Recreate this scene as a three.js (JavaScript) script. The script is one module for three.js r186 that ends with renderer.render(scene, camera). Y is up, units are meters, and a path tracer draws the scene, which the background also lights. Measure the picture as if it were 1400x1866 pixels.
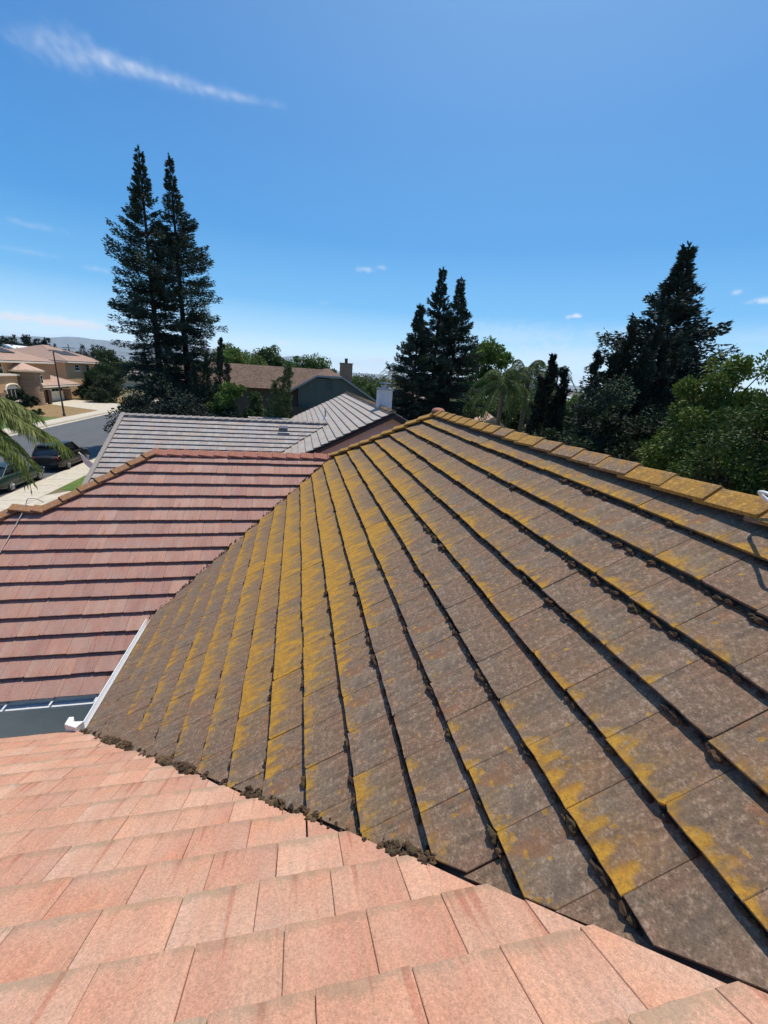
import * as THREE from 'three';
import { mergeGeometries } from 'three/addons/utils/BufferGeometryUtils.js';

// ---------------------------------------------------------------- camera, sky, sun, exposure
const HC = 7.4;                                   // eye height above the street
const FPX = 746.95, PITCH = -0.31657, ROLL = 0.06705, YAW = 0.2183;
const fwd = new THREE.Vector3(Math.sin(YAW) * Math.cos(PITCH), Math.sin(PITCH), -Math.cos(YAW) * Math.cos(PITCH));
const rt0 = new THREE.Vector3(Math.cos(YAW), 0, Math.sin(YAW));
const up0 = new THREE.Vector3().crossVectors(rt0, fwd);
const camR = rt0.clone().multiplyScalar(Math.cos(ROLL)).addScaledVector(up0, Math.sin(ROLL));
const camU = rt0.clone().multiplyScalar(-Math.sin(ROLL)).addScaledVector(up0, Math.cos(ROLL));
const EYE = new THREE.Vector3(0, HC, 0);
const scene = new THREE.Scene();
const camera = new THREE.PerspectiveCamera(2 * Math.atan(933 / FPX) * 180 / Math.PI, 768 / 1024, 0.05, 30000);
camera.position.copy(EYE);
camera.quaternion.setFromRotationMatrix(new THREE.Matrix4().makeBasis(camR, camU, fwd.clone().negate()));
camera.updateMatrixWorld();

const V = (x, y, z) => new THREE.Vector3(x, y, z);
function ray(px, py) { return camR.clone().multiplyScalar((px - 700) / FPX).addScaledVector(camU, -(py - 933) / FPX).add(fwd); }
function atZ(px, py, z) { const d = ray(px, py); return EYE.clone().addScaledVector(d, z / d.z); }
function atX(px, py, x) { const d = ray(px, py); return EYE.clone().addScaledVector(d, x / d.x); }
function atY(px, py, y) { const d = ray(px, py); return EYE.clone().addScaledVector(d, (y - HC) / d.y); }
function atD(px, py, dist) { const d = ray(px, py); return EYE.clone().addScaledVector(d, dist / Math.hypot(d.x, d.z)); }   // horizontal distance
function azel(px, py) { const d = ray(px, py); return [Math.atan2(d.x, -d.z), Math.atan2(d.y, Math.hypot(d.x, d.z))]; }
function toPx(p) { const d = p.clone().sub(EYE), w = d.dot(fwd); return [700 + FPX * d.dot(camR) / w, 933 - FPX * d.dot(camU) / w, w]; }

// seeded randomness and noise
function rng(seed) { let a = seed >>> 0; return () => { a = (a + 0x6D2B79F5) | 0; let t = Math.imul(a ^ (a >>> 15), 1 | a); t = (t + Math.imul(t ^ (t >>> 7), 61 | t)) ^ t; return ((t ^ (t >>> 14)) >>> 0) / 4294967296; }; }
function hash(x, y, s) { let h = Math.imul(x, 374761393) ^ Math.imul(y, 668265263) ^ Math.imul(s, 1442695041); h = Math.imul(h ^ (h >>> 13), 1274126177); return ((h ^ (h >>> 16)) >>> 0) / 4294967296; }
function vn(x, y, s) { const xi = Math.floor(x), yi = Math.floor(y); let fx = x - xi, fy = y - yi; fx = fx * fx * (3 - 2 * fx); fy = fy * fy * (3 - 2 * fy); const a = hash(xi, yi, s), b = hash(xi + 1, yi, s), c = hash(xi, yi + 1, s), d = hash(xi + 1, yi + 1, s); return a + (b - a) * fx + (c - a) * fy + (a - b - c + d) * fx * fy; }
function fbm(x, y, s, o = 4) { let v = 0, a = 0.5, n = 0; for (let i = 0; i < o; i++) { v += a * vn(x, y, s + i); n += a; x *= 2.03; y *= 2.03; a *= 0.5; } return v / n; }
const clamp = (x, a = 0, b = 1) => Math.min(b, Math.max(a, x));
const sstep = (a, b, x) => { const t = clamp((x - a) / (b - a)); return t * t * (3 - 2 * t); };
const lerp = (a, b, t) => a + (b - a) * t;
const mix3 = (a, b, t) => [lerp(a[0], b[0], t), lerp(a[1], b[1], t), lerp(a[2], b[2], t)];

// the sun, ahead and to the right, high
const SUN_AZ = 29 * Math.PI / 180, SUN_EL = 60 * Math.PI / 180;
const sunDir = V(Math.sin(SUN_AZ) * Math.cos(SUN_EL), Math.sin(SUN_EL), -Math.cos(SUN_AZ) * Math.cos(SUN_EL));
const sun = new THREE.DirectionalLight(0xfff3e2, 5.0);
sun.position.copy(sunDir).multiplyScalar(120); sun.target.position.set(0, 0, -20);
sun.castShadow = true; sun.shadow.radius = 1; sun.shadow.mapSize.set(4096, 4096);
Object.assign(sun.shadow.camera, { left: -60, right: 60, top: 70, bottom: -70, near: 1, far: 300 });
scene.add(sun, sun.target);

// the sky: air and thin clouds, computed
function makeSky() {
  const W = 2048, H = 1024, data = new Float32Array(W * H * 4);
  const stops = [[-0.05, [0.95, 1.1, 1.2]], [0.0, [1.05, 1.2, 1.28]], [0.035, [0.86, 1.1, 1.24]], [0.08, [0.46, 0.78, 1.06]], [0.14, [0.17, 0.5, 0.9]], [0.26, [0.05, 0.295, 0.72]], [0.42, [0.014, 0.19, 0.58]], [0.6, [0.002, 0.128, 0.46]], [1.0, [0.002, 0.11, 0.39]], [1.58, [0.002, 0.094, 0.35]]].map(([e, c]) => [e, c.map((x) => x * 1.04)]);
  const path = [[4, 62], [40, 70], [85, 80], [125, 92], [160, 100], [200, 112], [250, 124], [300, 140], [350, 155], [400, 168], [450, 180], [520, 194]].map((p) => azel(...p));
  const wid = [10, 15, 20, 19, 15, 13, 9, 9, 8, 7, 6, 4], den = [0.06, 0.16, 0.24, 0.27, 0.34, 0.36, 0.36, 0.36, 0.32, 0.24, 0.24, 0.06];
  const puffs = [[125, 590, 66, 9, 1.1], [40, 580, 66, 8, 1.0], [85, 584, 50, 9, 0.9], [668, 492, 22, 5, 0.35], [695, 488, 10, 4, 0.3], [1036, 578, 6, 3, 0.65], [1052, 576, 10, 4, 0.9], [1346, 533, 8, 4, 0.5], [1388, 549, 16, 5, 0.7], [516, 625, 12, 4, 0.75], [438, 619, 7, 3, 0.6],
    [690, 655, 34, 9, 0.55], [640, 662, 26, 6, 0.3], [62, 412, 44, 5, 0.14], [52, 459, 36, 4, 0.14], [180, 492, 22, 4, 0.2], [590, 552, 10, 4, 0.16], [920, 612, 150, 26, 0.2], [1020, 650, 140, 26, 0.28], [1160, 610, 130, 16, 0.14], [1000, 665, 40, 10, 0.4], [1390, 615, 60, 14, 0.12]]
    .map(([x, y, w, h, d]) => [...azel(x, y), w / FPX * 0.8, h / FPX * 0.8, d]);
  for (let j = 0; j < H; j++) {
    const el = ((j + 0.5) / H - 0.5) * Math.PI, ce = Math.cos(el), se = Math.sin(el);
    for (let i = 0; i < W; i++) {
      const th = ((i + 0.5) / W - 0.5) * 2 * Math.PI, dx = Math.cos(th) * ce, dz = Math.sin(th) * ce;
      const az = Math.atan2(dx, -dz);
      let k = 0; while (k < stops.length - 2 && el > stops[k + 1][0]) k++;
      const t = clamp((el - stops[k][0]) / (stops[k + 1][0] - stops[k][0]));
      let c = mix3(stops[k][1], stops[k + 1][1], t);
      const mu = clamp(dx * sunDir.x + se * sunDir.y + dz * sunDir.z, -1, 1), ang = Math.acos(mu);
      const g1 = Math.exp(-ang / 0.46) * 0.76, g2 = Math.exp(-ang * ang / 0.02) * 0.6;
      c = [c[0] + g1 * 0.72 + g2, c[1] + g1 * 1.05 + g2, c[2] + g1 * 1.2 + g2];
      if (el > -0.02 && el < 0.75 && Math.abs(az - 0.2) < 1.3) {
        let cl = 0;
        if (el > 0.2) {
          for (let s = 0; s < path.length - 1; s++) {
            const [a0, e0] = path[s], [a1, e1] = path[s + 1], ux = a1 - a0, uy = e1 - e0, l2 = ux * ux + uy * uy, q = clamp(((az - a0) * ux + (el - e0) * uy) / l2);
            const px = (az - a0 - q * ux) * Math.cos(el), py = el - e0 - q * uy, w = lerp(wid[s], wid[s + 1], q) / FPX * 0.62, dd = lerp(den[s], den[s + 1], q);
            const n = fbm(az * 60 + el * 40, el * 70 - az * 36, 11, 4), fib = fbm(az * 70 - el * 30, el * 150 + az * 64, 17, 4);
            const d = Math.hypot(px, py) / (w * (0.45 + 1.1 * n));
            cl = Math.max(cl, dd * Math.exp(-d * d) * (0.28 + 1.9 * fib * fib));
          }
        }
        for (const [pa, pe, w, h, d] of puffs) {
          const qx = (az - pa) / w, qy = (el - pe) / h; if (Math.abs(qx) > 2.4 || Math.abs(qy) > 2.6) continue;
          const r = Math.sqrt(qx * qx + qy * qy * (qy < 0 ? 2.2 : 1));
          const n = fbm(az * 120, el * 260, 31, 4) - 0.5;
          cl = Math.max(cl, d * sstep(1.25, 0.15, r - n * 1.5));
        }
        c = mix3(c, [0.98, 1.03, 1.1], clamp(cl));
      }
      if (el < -0.02) c = mix3(c, [0.12, 0.12, 0.1], sstep(-0.02, -0.12, el));
      const o = (j * W + i) * 4; data[o] = c[0]; data[o + 1] = c[1]; data[o + 2] = c[2]; data[o + 3] = 1;
    }
  }
  const t = new THREE.DataTexture(data, W, H, THREE.RGBAFormat, THREE.FloatType);
  t.mapping = THREE.EquirectangularReflectionMapping; t.magFilter = THREE.LinearFilter; t.minFilter = THREE.LinearFilter; t.colorSpace = THREE.LinearSRGBColorSpace; t.needsUpdate = true;
  return t;
}
const sky = makeSky();
scene.background = sky; scene.environment = sky;
const renderer = new THREE.WebGLRenderer({ antialias: true });
renderer.toneMapping = THREE.LinearToneMapping; renderer.toneMappingExposure = 0.95;
renderer.shadowMap.enabled = true;

// ---------------------------------------------------------------- helpers: naming, materials, geometry
const taken = new Map();
function numbered(n) { const k = taken.get(n) || 0; taken.set(n, k + 1); return k ? n + '_' + String(k).padStart(3, '0') : n; }
function tag(o, label, category, group, kind) { if (label) o.userData.label = label; if (category) o.userData.category = category; if (group) o.userData.group = group; if (kind) o.userData.kind = kind; return o; }
function thing(name, label, category, pos = V(0, 0, 0), group) { const g = new THREE.Group(); g.name = numbered(name); g.position.copy(pos); scene.add(g); return tag(g, label, category, group); }
function mesh(name, geo, mat, parent = scene) { const m = new THREE.Mesh(geo, mat); m.name = parent === scene ? numbered(name) : name; m.castShadow = m.receiveShadow = true; parent.add(m); return m; }
function structure(name, geo, mat, label) { const m = mesh(name, geo, mat); m.userData.kind = 'structure'; if (label) m.userData.label = label; return m; }

function tex(W, H, fn, color = true) {     // fn(u, v) gives sRGB 0..255 triple, or a grey number
  const d = new Uint8Array(W * H * 4);
  for (let j = 0; j < H; j++) for (let i = 0; i < W; i++) { const c = fn(i / W, j / H, i, j), o = (j * W + i) * 4; if (typeof c === 'number') d[o] = d[o + 1] = d[o + 2] = clamp(c, 0, 255); else { d[o] = clamp(c[0], 0, 255); d[o + 1] = clamp(c[1], 0, 255); d[o + 2] = clamp(c[2], 0, 255); } d[o + 3] = 255; }
  const t = new THREE.DataTexture(d, W, H); t.magFilter = THREE.LinearFilter; t.minFilter = THREE.LinearMipmapLinearFilter; t.generateMipmaps = true; t.wrapS = t.wrapT = THREE.RepeatWrapping;
  if (color) t.colorSpace = THREE.SRGBColorSpace; t.needsUpdate = true; return t;
}
function std(color, rough = 0.85, extra = {}) { return new THREE.MeshStandardMaterial({ color, roughness: rough, ...extra }); }
function grainTex(base, amp, scale, seed, size = 256) { return tex(size, size, (u, v, i, j) => { const n = fbm(u * scale, v * scale, seed, 5) - 0.5, g = hash(i, j, seed) - 0.5; const f = 1 + amp * (n * 1.6 + g * 0.6); return [base[0] * f, base[1] * f, base[2] * f]; }); }
function grainMat(base, amp, scale, seed, rough = 0.9, extra = {}) { return new THREE.MeshStandardMaterial({ map: grainTex(base, amp, scale, seed), roughness: rough, ...extra }); }

// box from extents, uv in metres
function box(x0, x1, y0, y1, z0, z1) { const g = new THREE.BoxGeometry(x1 - x0, y1 - y0, z1 - z0); g.translate((x0 + x1) / 2, (y0 + y1) / 2, (z0 + z1) / 2); return worldUV(g); }
function worldUV(g, s = 1) { const p = g.attributes.position, n = g.attributes.normal, uv = new Float32Array(p.count * 2); for (let i = 0; i < p.count; i++) { const ax = Math.abs(n.getX(i)), ay = Math.abs(n.getY(i)), az = Math.abs(n.getZ(i)); let a, b; if (ay >= ax && ay >= az) { a = p.getX(i); b = p.getZ(i); } else if (ax > az) { a = p.getZ(i); b = p.getY(i); } else { a = p.getX(i); b = p.getY(i); } uv[i * 2] = a * s; uv[i * 2 + 1] = b * s; } g.setAttribute('uv', new THREE.BufferAttribute(uv, 2)); return g; }
function cyl(p, q, r0, r1, seg = 8) { const d = q.clone().sub(p), g = new THREE.CylinderGeometry(r1, r0, d.length(), seg, 1); g.translate(0, d.length() / 2, 0); g.applyQuaternion(new THREE.Quaternion().setFromUnitVectors(V(0, 1, 0), d.normalize())); g.translate(p.x, p.y, p.z); return g; }
function tube(pts, r, seg = 24, rad = 6) { return new THREE.TubeGeometry(new THREE.CatmullRomCurve3(pts), seg, r, rad); }
const merge = (l) => mergeGeometries(l.map((g) => { const q = g.index ? g.toNonIndexed() : g; for (const k of Object.keys(q.attributes)) if (!['position', 'normal', 'uv', 'color'].includes(k)) q.deleteAttribute(k); return q; }));

// slope frame of a planar roof face whose 3D outline is given (any order, seen from outside counter-clockwise)
function frameOf(P) {
  const n = V(0, 0, 0); for (let i = 0; i < P.length; i++) { const a = P[i], b = P[(i + 1) % P.length]; n.x += (a.y - b.y) * (a.z + b.z); n.y += (a.z - b.z) * (a.x + b.x); n.z += (a.x - b.x) * (a.y + b.y); }
  n.normalize(); if (n.y < 0) { n.negate(); P = [...P].reverse(); }
  const a = V(0, 1, 0).cross(n).normalize(), b = n.clone().cross(a), lo = P.reduce((m, p) => Math.min(m, p.dot(b)), 1e9);
  const O = P.find((p) => Math.abs(p.dot(b) - lo) < 1e-6);
  return { O, a, b, n, poly: P.map((p) => { const d = p.clone().sub(O); return [d.dot(a), d.dot(b)]; }) };
}
function clipRect(poly, x0, x1, y0, y1) {     // outline cut to a rectangle
  const edges = [[(p) => p[0] - x0], [(p) => x1 - p[0]], [(p) => p[1] - y0], [(p) => y1 - p[1]]];
  for (const [f] of edges) { const out = []; for (let i = 0; i < poly.length; i++) { const p = poly[i], q = poly[(i + 1) % poly.length], a = f(p), b = f(q); if (a >= 0) out.push(p); if ((a < 0) !== (b < 0)) { const t = a / (a - b); out.push([p[0] + t * (q[0] - p[0]), p[1] + t * (q[1] - p[1])]); } } poly = out; if (poly.length < 3) return []; }
  return poly;
}
const area2 = (p) => { let s = 0; for (let i = 0; i < p.length; i++) { const a = p[i], b = p[(i + 1) % p.length]; s += a[0] * b[1] - b[0] * a[1]; } return s / 2; };
// a slab over outline `poly` in slope coordinates; top(b) is its height above the deck, th its thickness; uv from (u0 + a)/us, (b - tail)/vs
function slab(poly, top, th, uv, bev = 0.004) {
  if (area2(poly) < 0) poly = [...poly].reverse();
  const cl = []; for (const p of poly) { const q = cl[cl.length - 1]; if (!q || Math.hypot(p[0] - q[0], p[1] - q[1]) > 0.002) cl.push(p); } poly = cl; if (poly.length < 3) return null;
  const cx = poly.reduce((s, p) => s + p[0], 0) / poly.length, cy = poly.reduce((s, p) => s + p[1], 0) / poly.length;
  const inn = poly.map((p) => { const dx = cx - p[0], dy = cy - p[1], l = Math.hypot(dx, dy) || 1, m = Math.min(bev * 1.5, l * 0.4); return [p[0] + dx / l * m, p[1] + dy / l * m]; });
  const pos = [], uvs = []; const put = (p, h) => { pos.push(p[0], p[1], h); uvs.push((uv.u0 + p[0]) / uv.us, (p[1] - uv.tail) / uv.vs); };
  const tris = THREE.ShapeUtils.triangulateShape(inn.map((p) => new THREE.Vector2(...p)), []);
  for (const [i, j, k] of tris) for (const q of [i, j, k]) put(inn[q], top(inn[q][1]));
  const N = poly.length;
  for (let i = 0; i < N; i++) {
    const j = (i + 1) % N, A = inn[i], B = inn[j], C = poly[i], D = poly[j], ta = top(C[1]) - bev, tb = top(D[1]) - bev;
    put(C, ta); put(D, tb); put(B, top(B[1])); put(C, ta); put(B, top(B[1])); put(A, top(A[1]));
    put(C, ta - th); put(D, tb - th); put(D, tb); put(C, ta - th); put(D, tb); put(C, ta);
  }
  for (const [i, j, k] of tris) for (const q of [i, k, j]) put(poly[q], top(poly[q][1]) - bev - th);
  const g = new THREE.BufferGeometry(); g.setAttribute('position', new THREE.Float32BufferAttribute(pos, 3)); g.setAttribute('uv', new THREE.Float32BufferAttribute(uvs, 2)); g.computeVertexNormals(); return g;
}
function flatPoly(poly, h, th) { return slab(poly, () => h, th, { u0: 0, us: 1, tail: 0, vs: 1 }, 0.002); }
// the part that carries a slope: its deck; the tiles hang below it in the tree
function deckPart(name, fr, mat, parent, drop) { const g = flatPoly(fr.poly, -0.004, 0.03), m = mesh(name, g, mat, parent); const O = fr.O.clone().addScaledVector(fr.n, -drop); m.matrixAutoUpdate = true; m.position.copy(O); m.quaternion.setFromRotationMatrix(new THREE.Matrix4().makeBasis(fr.a, fr.b, fr.n)); return m; }

// ---------------------------------------------------------------- roof tile surfaces (colour, grain, lichen, dirt)
const TU = 2.64, TV = 0.44;                       // metres that one tile texture covers: along the course, up the slope from the tail
const grainBump = tex(1024, 256, (u, v, i, j) => 110 + 60 * (hash(i, j, 5) - 0.5) + 90 * (fbm(u * 330, v * 55, 8, 3) - 0.5) + 50 * (fbm(u * 60, v * 10, 9, 3) - 0.5), false);
function mossyTex(level) {
  return tex(1024, 256, (u, v, i, j) => {
    const a = u * TU, b = v * TV;
    const blotch = fbm(a * 6, b * 6, 21, 4), fine = fbm(a * 150, b * 150, 23, 2), mid = fbm(a * 52, b * 46, 33, 3), g = hash(i, j, 29), streak = fbm(a * 60, b * 5, 27, 3), patch = fbm(a * 2.2, b * 3, 37, 3);
    let c = mix3([114, 96, 79], [122, 97, 78], sstep(0.35, 0.65, blotch));
    c = mix3(c, [118, 106, 92], sstep(0.45, 0.7, patch) * 0.5);
    const f = 0.98 + 0.3 * (fine - 0.5) + 0.26 * (mid - 0.5) + 0.26 * (streak - 0.5) + 0.3 * (g - 0.5); c = c.map((x) => x * f);
    const fl = mid * 0.6 + fine * 0.4; if (fl > 0.56) c = mix3(c, [172, 156, 140], sstep(0.56, 0.74, fl) * 0.36);   // pale quartz and crusts
    if (blotch < 0.33) c = mix3(c, [94, 82, 71], sstep(0.33, 0.2, blotch) * 0.4);
    const rust = fbm(a * 9, b * 6, 41, 3); if (rust > 0.64) c = mix3(c, [140, 92, 60], sstep(0.64, 0.8, rust) * 0.45);
    // ochre lichen: a crust that grows up from the damp tail edge, broken into fine grains
    const reach = 0.015 + 0.042 * level, n1 = fbm(a * 4.6, b * 2.6, 51, 3), n2 = fbm(a * 85, b * 60, 55, 3), n3 = fbm(a * 22, b * 9, 57, 3);
    const q = (reach * (0.1 + 1.8 * n1) - b) / (0.07 + 0.012 * level) * 0.5 + 0.5; let p = q + (n3 - 0.5) * 1.3; if (level < 1) p -= 0.4 + (0.5 - n1) * 1.5;
    const wash = sstep(-0.35, 0.75, q * 0.7 + 0.1 * level - 0.2 + (n3 - 0.5) * 1.1 - (n2 - 0.5) * 1.2 - (g - 0.5) * 0.5) * clamp(level * 0.115);     // thin powdery film
    c = mix3(c, mix3([142, 112, 56], [170, 128, 52], n2), wash);
    let lich = sstep(-0.1, 0.4, p - (0.32 + n2 * 0.55 + (g - 0.5) * 0.25));
    const sp = fbm(a * 24 + 7, b * 24, 61, 2); lich = Math.max(lich, sstep(0.82 - 0.015 * level, 0.87, sp) * 0.75);
    const lc = mix3([146, 104, 34], [202, 150, 32], clamp(n2 * 1.3 - 0.15 + (g - 0.5) * 0.5 + (n3 - 0.5) * 0.6));
    c = mix3(c, lc, lich * (0.52 + 0.36 * g));
    return c;
  });
}
const mossyMats = [0, 1, 2, 3, 4, 5].map((l) => new THREE.MeshStandardMaterial({ map: mossyTex(l), bumpMap: grainBump, bumpScale: 0.004, roughness: 0.95 }));
function washedTex(base, alt, dirt, dirtAmt, seed) {
  return tex(1024, 256, (u, v, i, j) => {
    const a = u * TU, b = v * TV;
    const s1 = fbm(a * 60, b * 5, seed, 4), s2 = fbm(a * 9, b * 2, seed + 3, 3), fine = fbm(a * 150, b * 110, seed + 5, 2), g = hash(i, j, seed), tone = vn(Math.floor(a / 0.33) * 3.7 + 0.5, 0.5, seed + 9), hue = fbm(a * 3, b * 3, seed + 14, 3);
    let c = mix3(base, alt, sstep(0.3, 0.72, 0.4 * s1 + 0.6 * s2));
    c = [c[0] * (1 + 0.06 * (hue - 0.5)), c[1] * (1 - 0.1 * (hue - 0.5)), c[2] * (1 - 0.2 * (hue - 0.5))];
    const f = 1 + 0.2 * (fine - 0.5) + 0.22 * (g - 0.5) + 0.16 * (s1 - 0.5) + 0.07 * (tone - 0.5); c = c.map((x) => x * f);
    const n = fbm(a * 6, b * 5, seed + 7, 3), n2 = fbm(a * 110, b * 70, seed + 8, 3), n3 = fbm(a * 40, b * 14, seed + 11, 2);
    const p = (0.055 * (0.05 + 1.7 * n) - b) / 0.06 + 0.42 + (n3 - 0.5) * 0.9, d = sstep(-0.35, 0.45, p - (0.2 + n2 * 0.6 + (g - 0.5) * 0.4)) * dirtAmt;      // gritty grime left along the tail
    c = mix3(c, dirt, d * 0.7);
    const st = fbm(a * 34 + 3, b * 1.4, seed + 12, 2); if (st > 0.72) c = mix3(c, [c[0] * 0.88, c[1] * 0.76, c[2] * 0.74], sstep(0.72, 0.86, st) * 0.6);
    return c;
  });
}
const salmonMats = [washedTex([190, 149, 125], [181, 136, 113], [136, 120, 98], 0.62, 101), washedTex([187, 145, 121], [178, 131, 110], [134, 118, 96], 0.5, 131), washedTex([193, 153, 129], [184, 140, 117], [140, 124, 100], 0.7, 161)]
  .map((m) => new THREE.MeshStandardMaterial({ map: m, bumpMap: grainBump, bumpScale: 0.0025, roughness: 0.9 }));
const redMats = [washedTex([170, 135, 121], [160, 122, 110], [134, 112, 98], 0.14, 201), washedTex([166, 130, 117], [156, 117, 106], [128, 108, 96], 0.16, 231), washedTex([174, 140, 125], [164, 128, 114], [138, 118, 102], 0.12, 261)]
  .map((m) => new THREE.MeshStandardMaterial({ map: m, bumpMap: grainBump, bumpScale: 0.0025, roughness: 0.92 }));
const greyMats = [washedTex([162, 157, 153], [152, 146, 142], [132, 124, 118], 0.15, 301), washedTex([172, 164, 156], [156, 147, 138], [138, 128, 116], 0.15, 331)]
  .map((m) => new THREE.MeshStandardMaterial({ map: m, bumpMap: grainBump, bumpScale: 0.002, roughness: 0.92 }));
const capTex = (A, B, seed) => tex(512, 512, (u, v, i, j) => { const n = fbm(u * 12, v * 12, seed, 4), f = fbm(u * 90, v * 90, seed + 4, 3), g = hash(i, j, seed); let c = mix3(A, B, sstep(0.36, 0.66, n)); const k = 0.92 + 0.35 * (f - 0.5) + 0.15 * (g - 0.5) + 0.06; c = c.map((x) => x * k); if (f > 0.7) c = mix3(c, [196, 176, 140], 0.4); return c; });
const lichenCapMat = new THREE.MeshStandardMaterial({ map: capTex([164, 122, 48], [138, 106, 62], 401), bumpMap: grainBump, bumpScale: 0.003, roughness: 0.95 });
const ochreBareMat = new THREE.MeshStandardMaterial({ map: capTex([150, 112, 60], [128, 106, 84], 405), bumpMap: grainBump, bumpScale: 0.003, roughness: 0.95 });
const brownCapMat = new THREE.MeshStandardMaterial({ map: capTex([148, 106, 70], [142, 108, 86], 411), bumpMap: grainBump, bumpScale: 0.003, roughness: 0.95 });
const redCapMat = new THREE.MeshStandardMaterial({ map: capTex([172, 116, 100], [160, 106, 84], 421), bumpMap: grainBump, bumpScale: 0.003, roughness: 0.95 });
const greyCapMat = new THREE.MeshStandardMaterial({ map: capTex([166, 158, 152], [150, 142, 134], 431), roughness: 0.95 });
const ochreCapMat = new THREE.MeshStandardMaterial({ map: capTex([150, 120, 84], [140, 122, 100], 441), roughness: 0.95 });
const deckMat = std(0x8b7458, 0.95);

// tiles over one slope. Full tiles share a few geometries; cut tiles are cut to the outline. The largest `most` in view become parts, the rest one part of stuff.
function layTiles(o) {
  const { fr, e, k0, w, t, nose = 0.3, mats, pick, part, partName, restName, seed, most = 300, gap = 0.006, jig = 0.004 } = o, L = Math.min(0.42, e + 0.075), R = rng(seed), NV = 8;
  const us = TU, rough = (x0, x1, R2, amp) => { const n = 6, pts = []; for (let i = 0; i <= n; i++) pts.push([lerp(x0, x1, i / n), (R2() - 0.5) * amp]); return pts; };
  const full = []; for (let v = 0; v < NV; v++) { const R2 = rng(seed * 31 + v); const edge = rough(0, w - gap, R2, 0.006); if (v % 3 === 1) edge.splice(0, 1, [0, 0.008 + R2() * 0.014], [0.01 + R2() * 0.02, 0.001]); if (v % 4 === 2) edge.splice(-1, 1, [w - gap - 0.008 - R2() * 0.016, 0.001], [w - gap, 0.01 + R2() * 0.01]); const pl = [...edge, [w - gap, L], [0, L]]; full.push(slab(pl, (b) => 2 * t - b * t / e, t * nose, { u0: v * 0.33 + 0.002, us, tail: 0, vs: TV }, 0.0025)); }
  let bmin = 1e9, bmax = -1e9, amin = 1e9, amax = -1e9; for (const [a, b] of fr.poly) { bmin = Math.min(bmin, b); bmax = Math.max(bmax, b); amin = Math.min(amin, a); amax = Math.max(amax, a); }
  const list = [];
  for (let k = Math.floor((bmin - L) / e - k0); (k + k0) * e < bmax; k++) {
    const tail0 = (k + k0) * e, off = ((k & 1) ? 0.5 : 0) * w + (hash(k, 3, seed) - 0.5) * w * 0.5, wob = hash(k, 9, seed) * 6;
    for (let i = Math.floor((amin - off) / w) - 1; off + i * w < amax; i++) {
      const a0 = off + i * w, tail = tail0 + (R() - 0.5) * jig * 2 + (fbm(a0 * 0.8, wob, seed, 2) - 0.5) * jig * 5, lift = (R() - 0.35) * jig, rot = (R() - 0.5) * 0.006, v = Math.floor(R() * NV), gp = R() < (o.gaps ?? 0.08) ? 0.004 + R() * 0.004 : 0;
      let rect = clipRect(fr.poly, a0, a0 + w - gap - gp, tail, tail + L); if (rect.length > 2 && Math.abs(area2(rect)) < w * L * 0.97) { const ja = (hash(i, k, seed + 1) - 0.5) * 0.034, jb = (hash(i, k, seed + 2) - 0.5) * 0.02; rect = clipRect(fr.poly.map(([x, y]) => [x + ja, y + jb]), a0, a0 + w - gap - gp, tail, tail + L); } const ar = Math.abs(area2(rect)); if (rect.length < 3 || ar < 0.0012) continue;
      const isFull = ar > (w - gap - gp) * L * 0.985 || (ar > 0 && rect.length === 4 && tail + L > bmax - 1e-6 && false);
      let g; if (isFull) g = full[v]; else { g = slab(rect.map(([x, y]) => [x - a0, y - tail]), (b) => 2 * t - b * t / e, t * nose, { u0: v * 0.33, us, tail: 0, vs: TV }, 0.0025); if (!g) continue; }
      const cx = rect.reduce((s, p) => s + p[0], 0) / rect.length, cy = rect.reduce((s, p) => s + p[1], 0) / rect.length;
      const P = fr.O.clone().addScaledVector(fr.a, cx).addScaledVector(fr.b, cy), [px, py, dep] = toPx(P), inn = dep > 0.1 && px > -60 && px < 1460 && py > -60 && py < 1940;
      const view = P.clone().sub(EYE), d = view.length(), size = inn ? ar * Math.abs(view.dot(fr.n)) / d / (d * d) : -d;
      list.push({ g, a0, tail, lift, rot, size, mat: mats[pick(k + k0, P, R)], P });
    }
  }
  list.sort((p, q) => q.size - p.size);
  const rest = [];
  list.forEach((q, n) => {
    if (n < most && q.size > 0) { const m = mesh(partName, q.g, q.mat, part); m.position.set(q.a0, q.tail, q.lift); m.rotation.z = q.rot; } else rest.push(q);
  });
  if (rest.length) {
    const byMat = new Map(); for (const q of rest) { if (!byMat.has(q.mat)) byMat.set(q.mat, []); const M = new THREE.Matrix4().makeTranslation(q.a0, q.tail, q.lift); byMat.get(q.mat).push(q.g.clone().applyMatrix4(M)); }
    const gs = [], ms = []; for (const [m, l] of byMat) { gs.push(merge(l)); ms.push(m); }
    const g = gs.length > 1 ? mergeGeometries(gs, true) : gs[0], m = mesh(restName, g, gs.length > 1 ? ms : ms[0], part); m.userData.kind = 'stuff';
  }
  return list;
}
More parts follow.
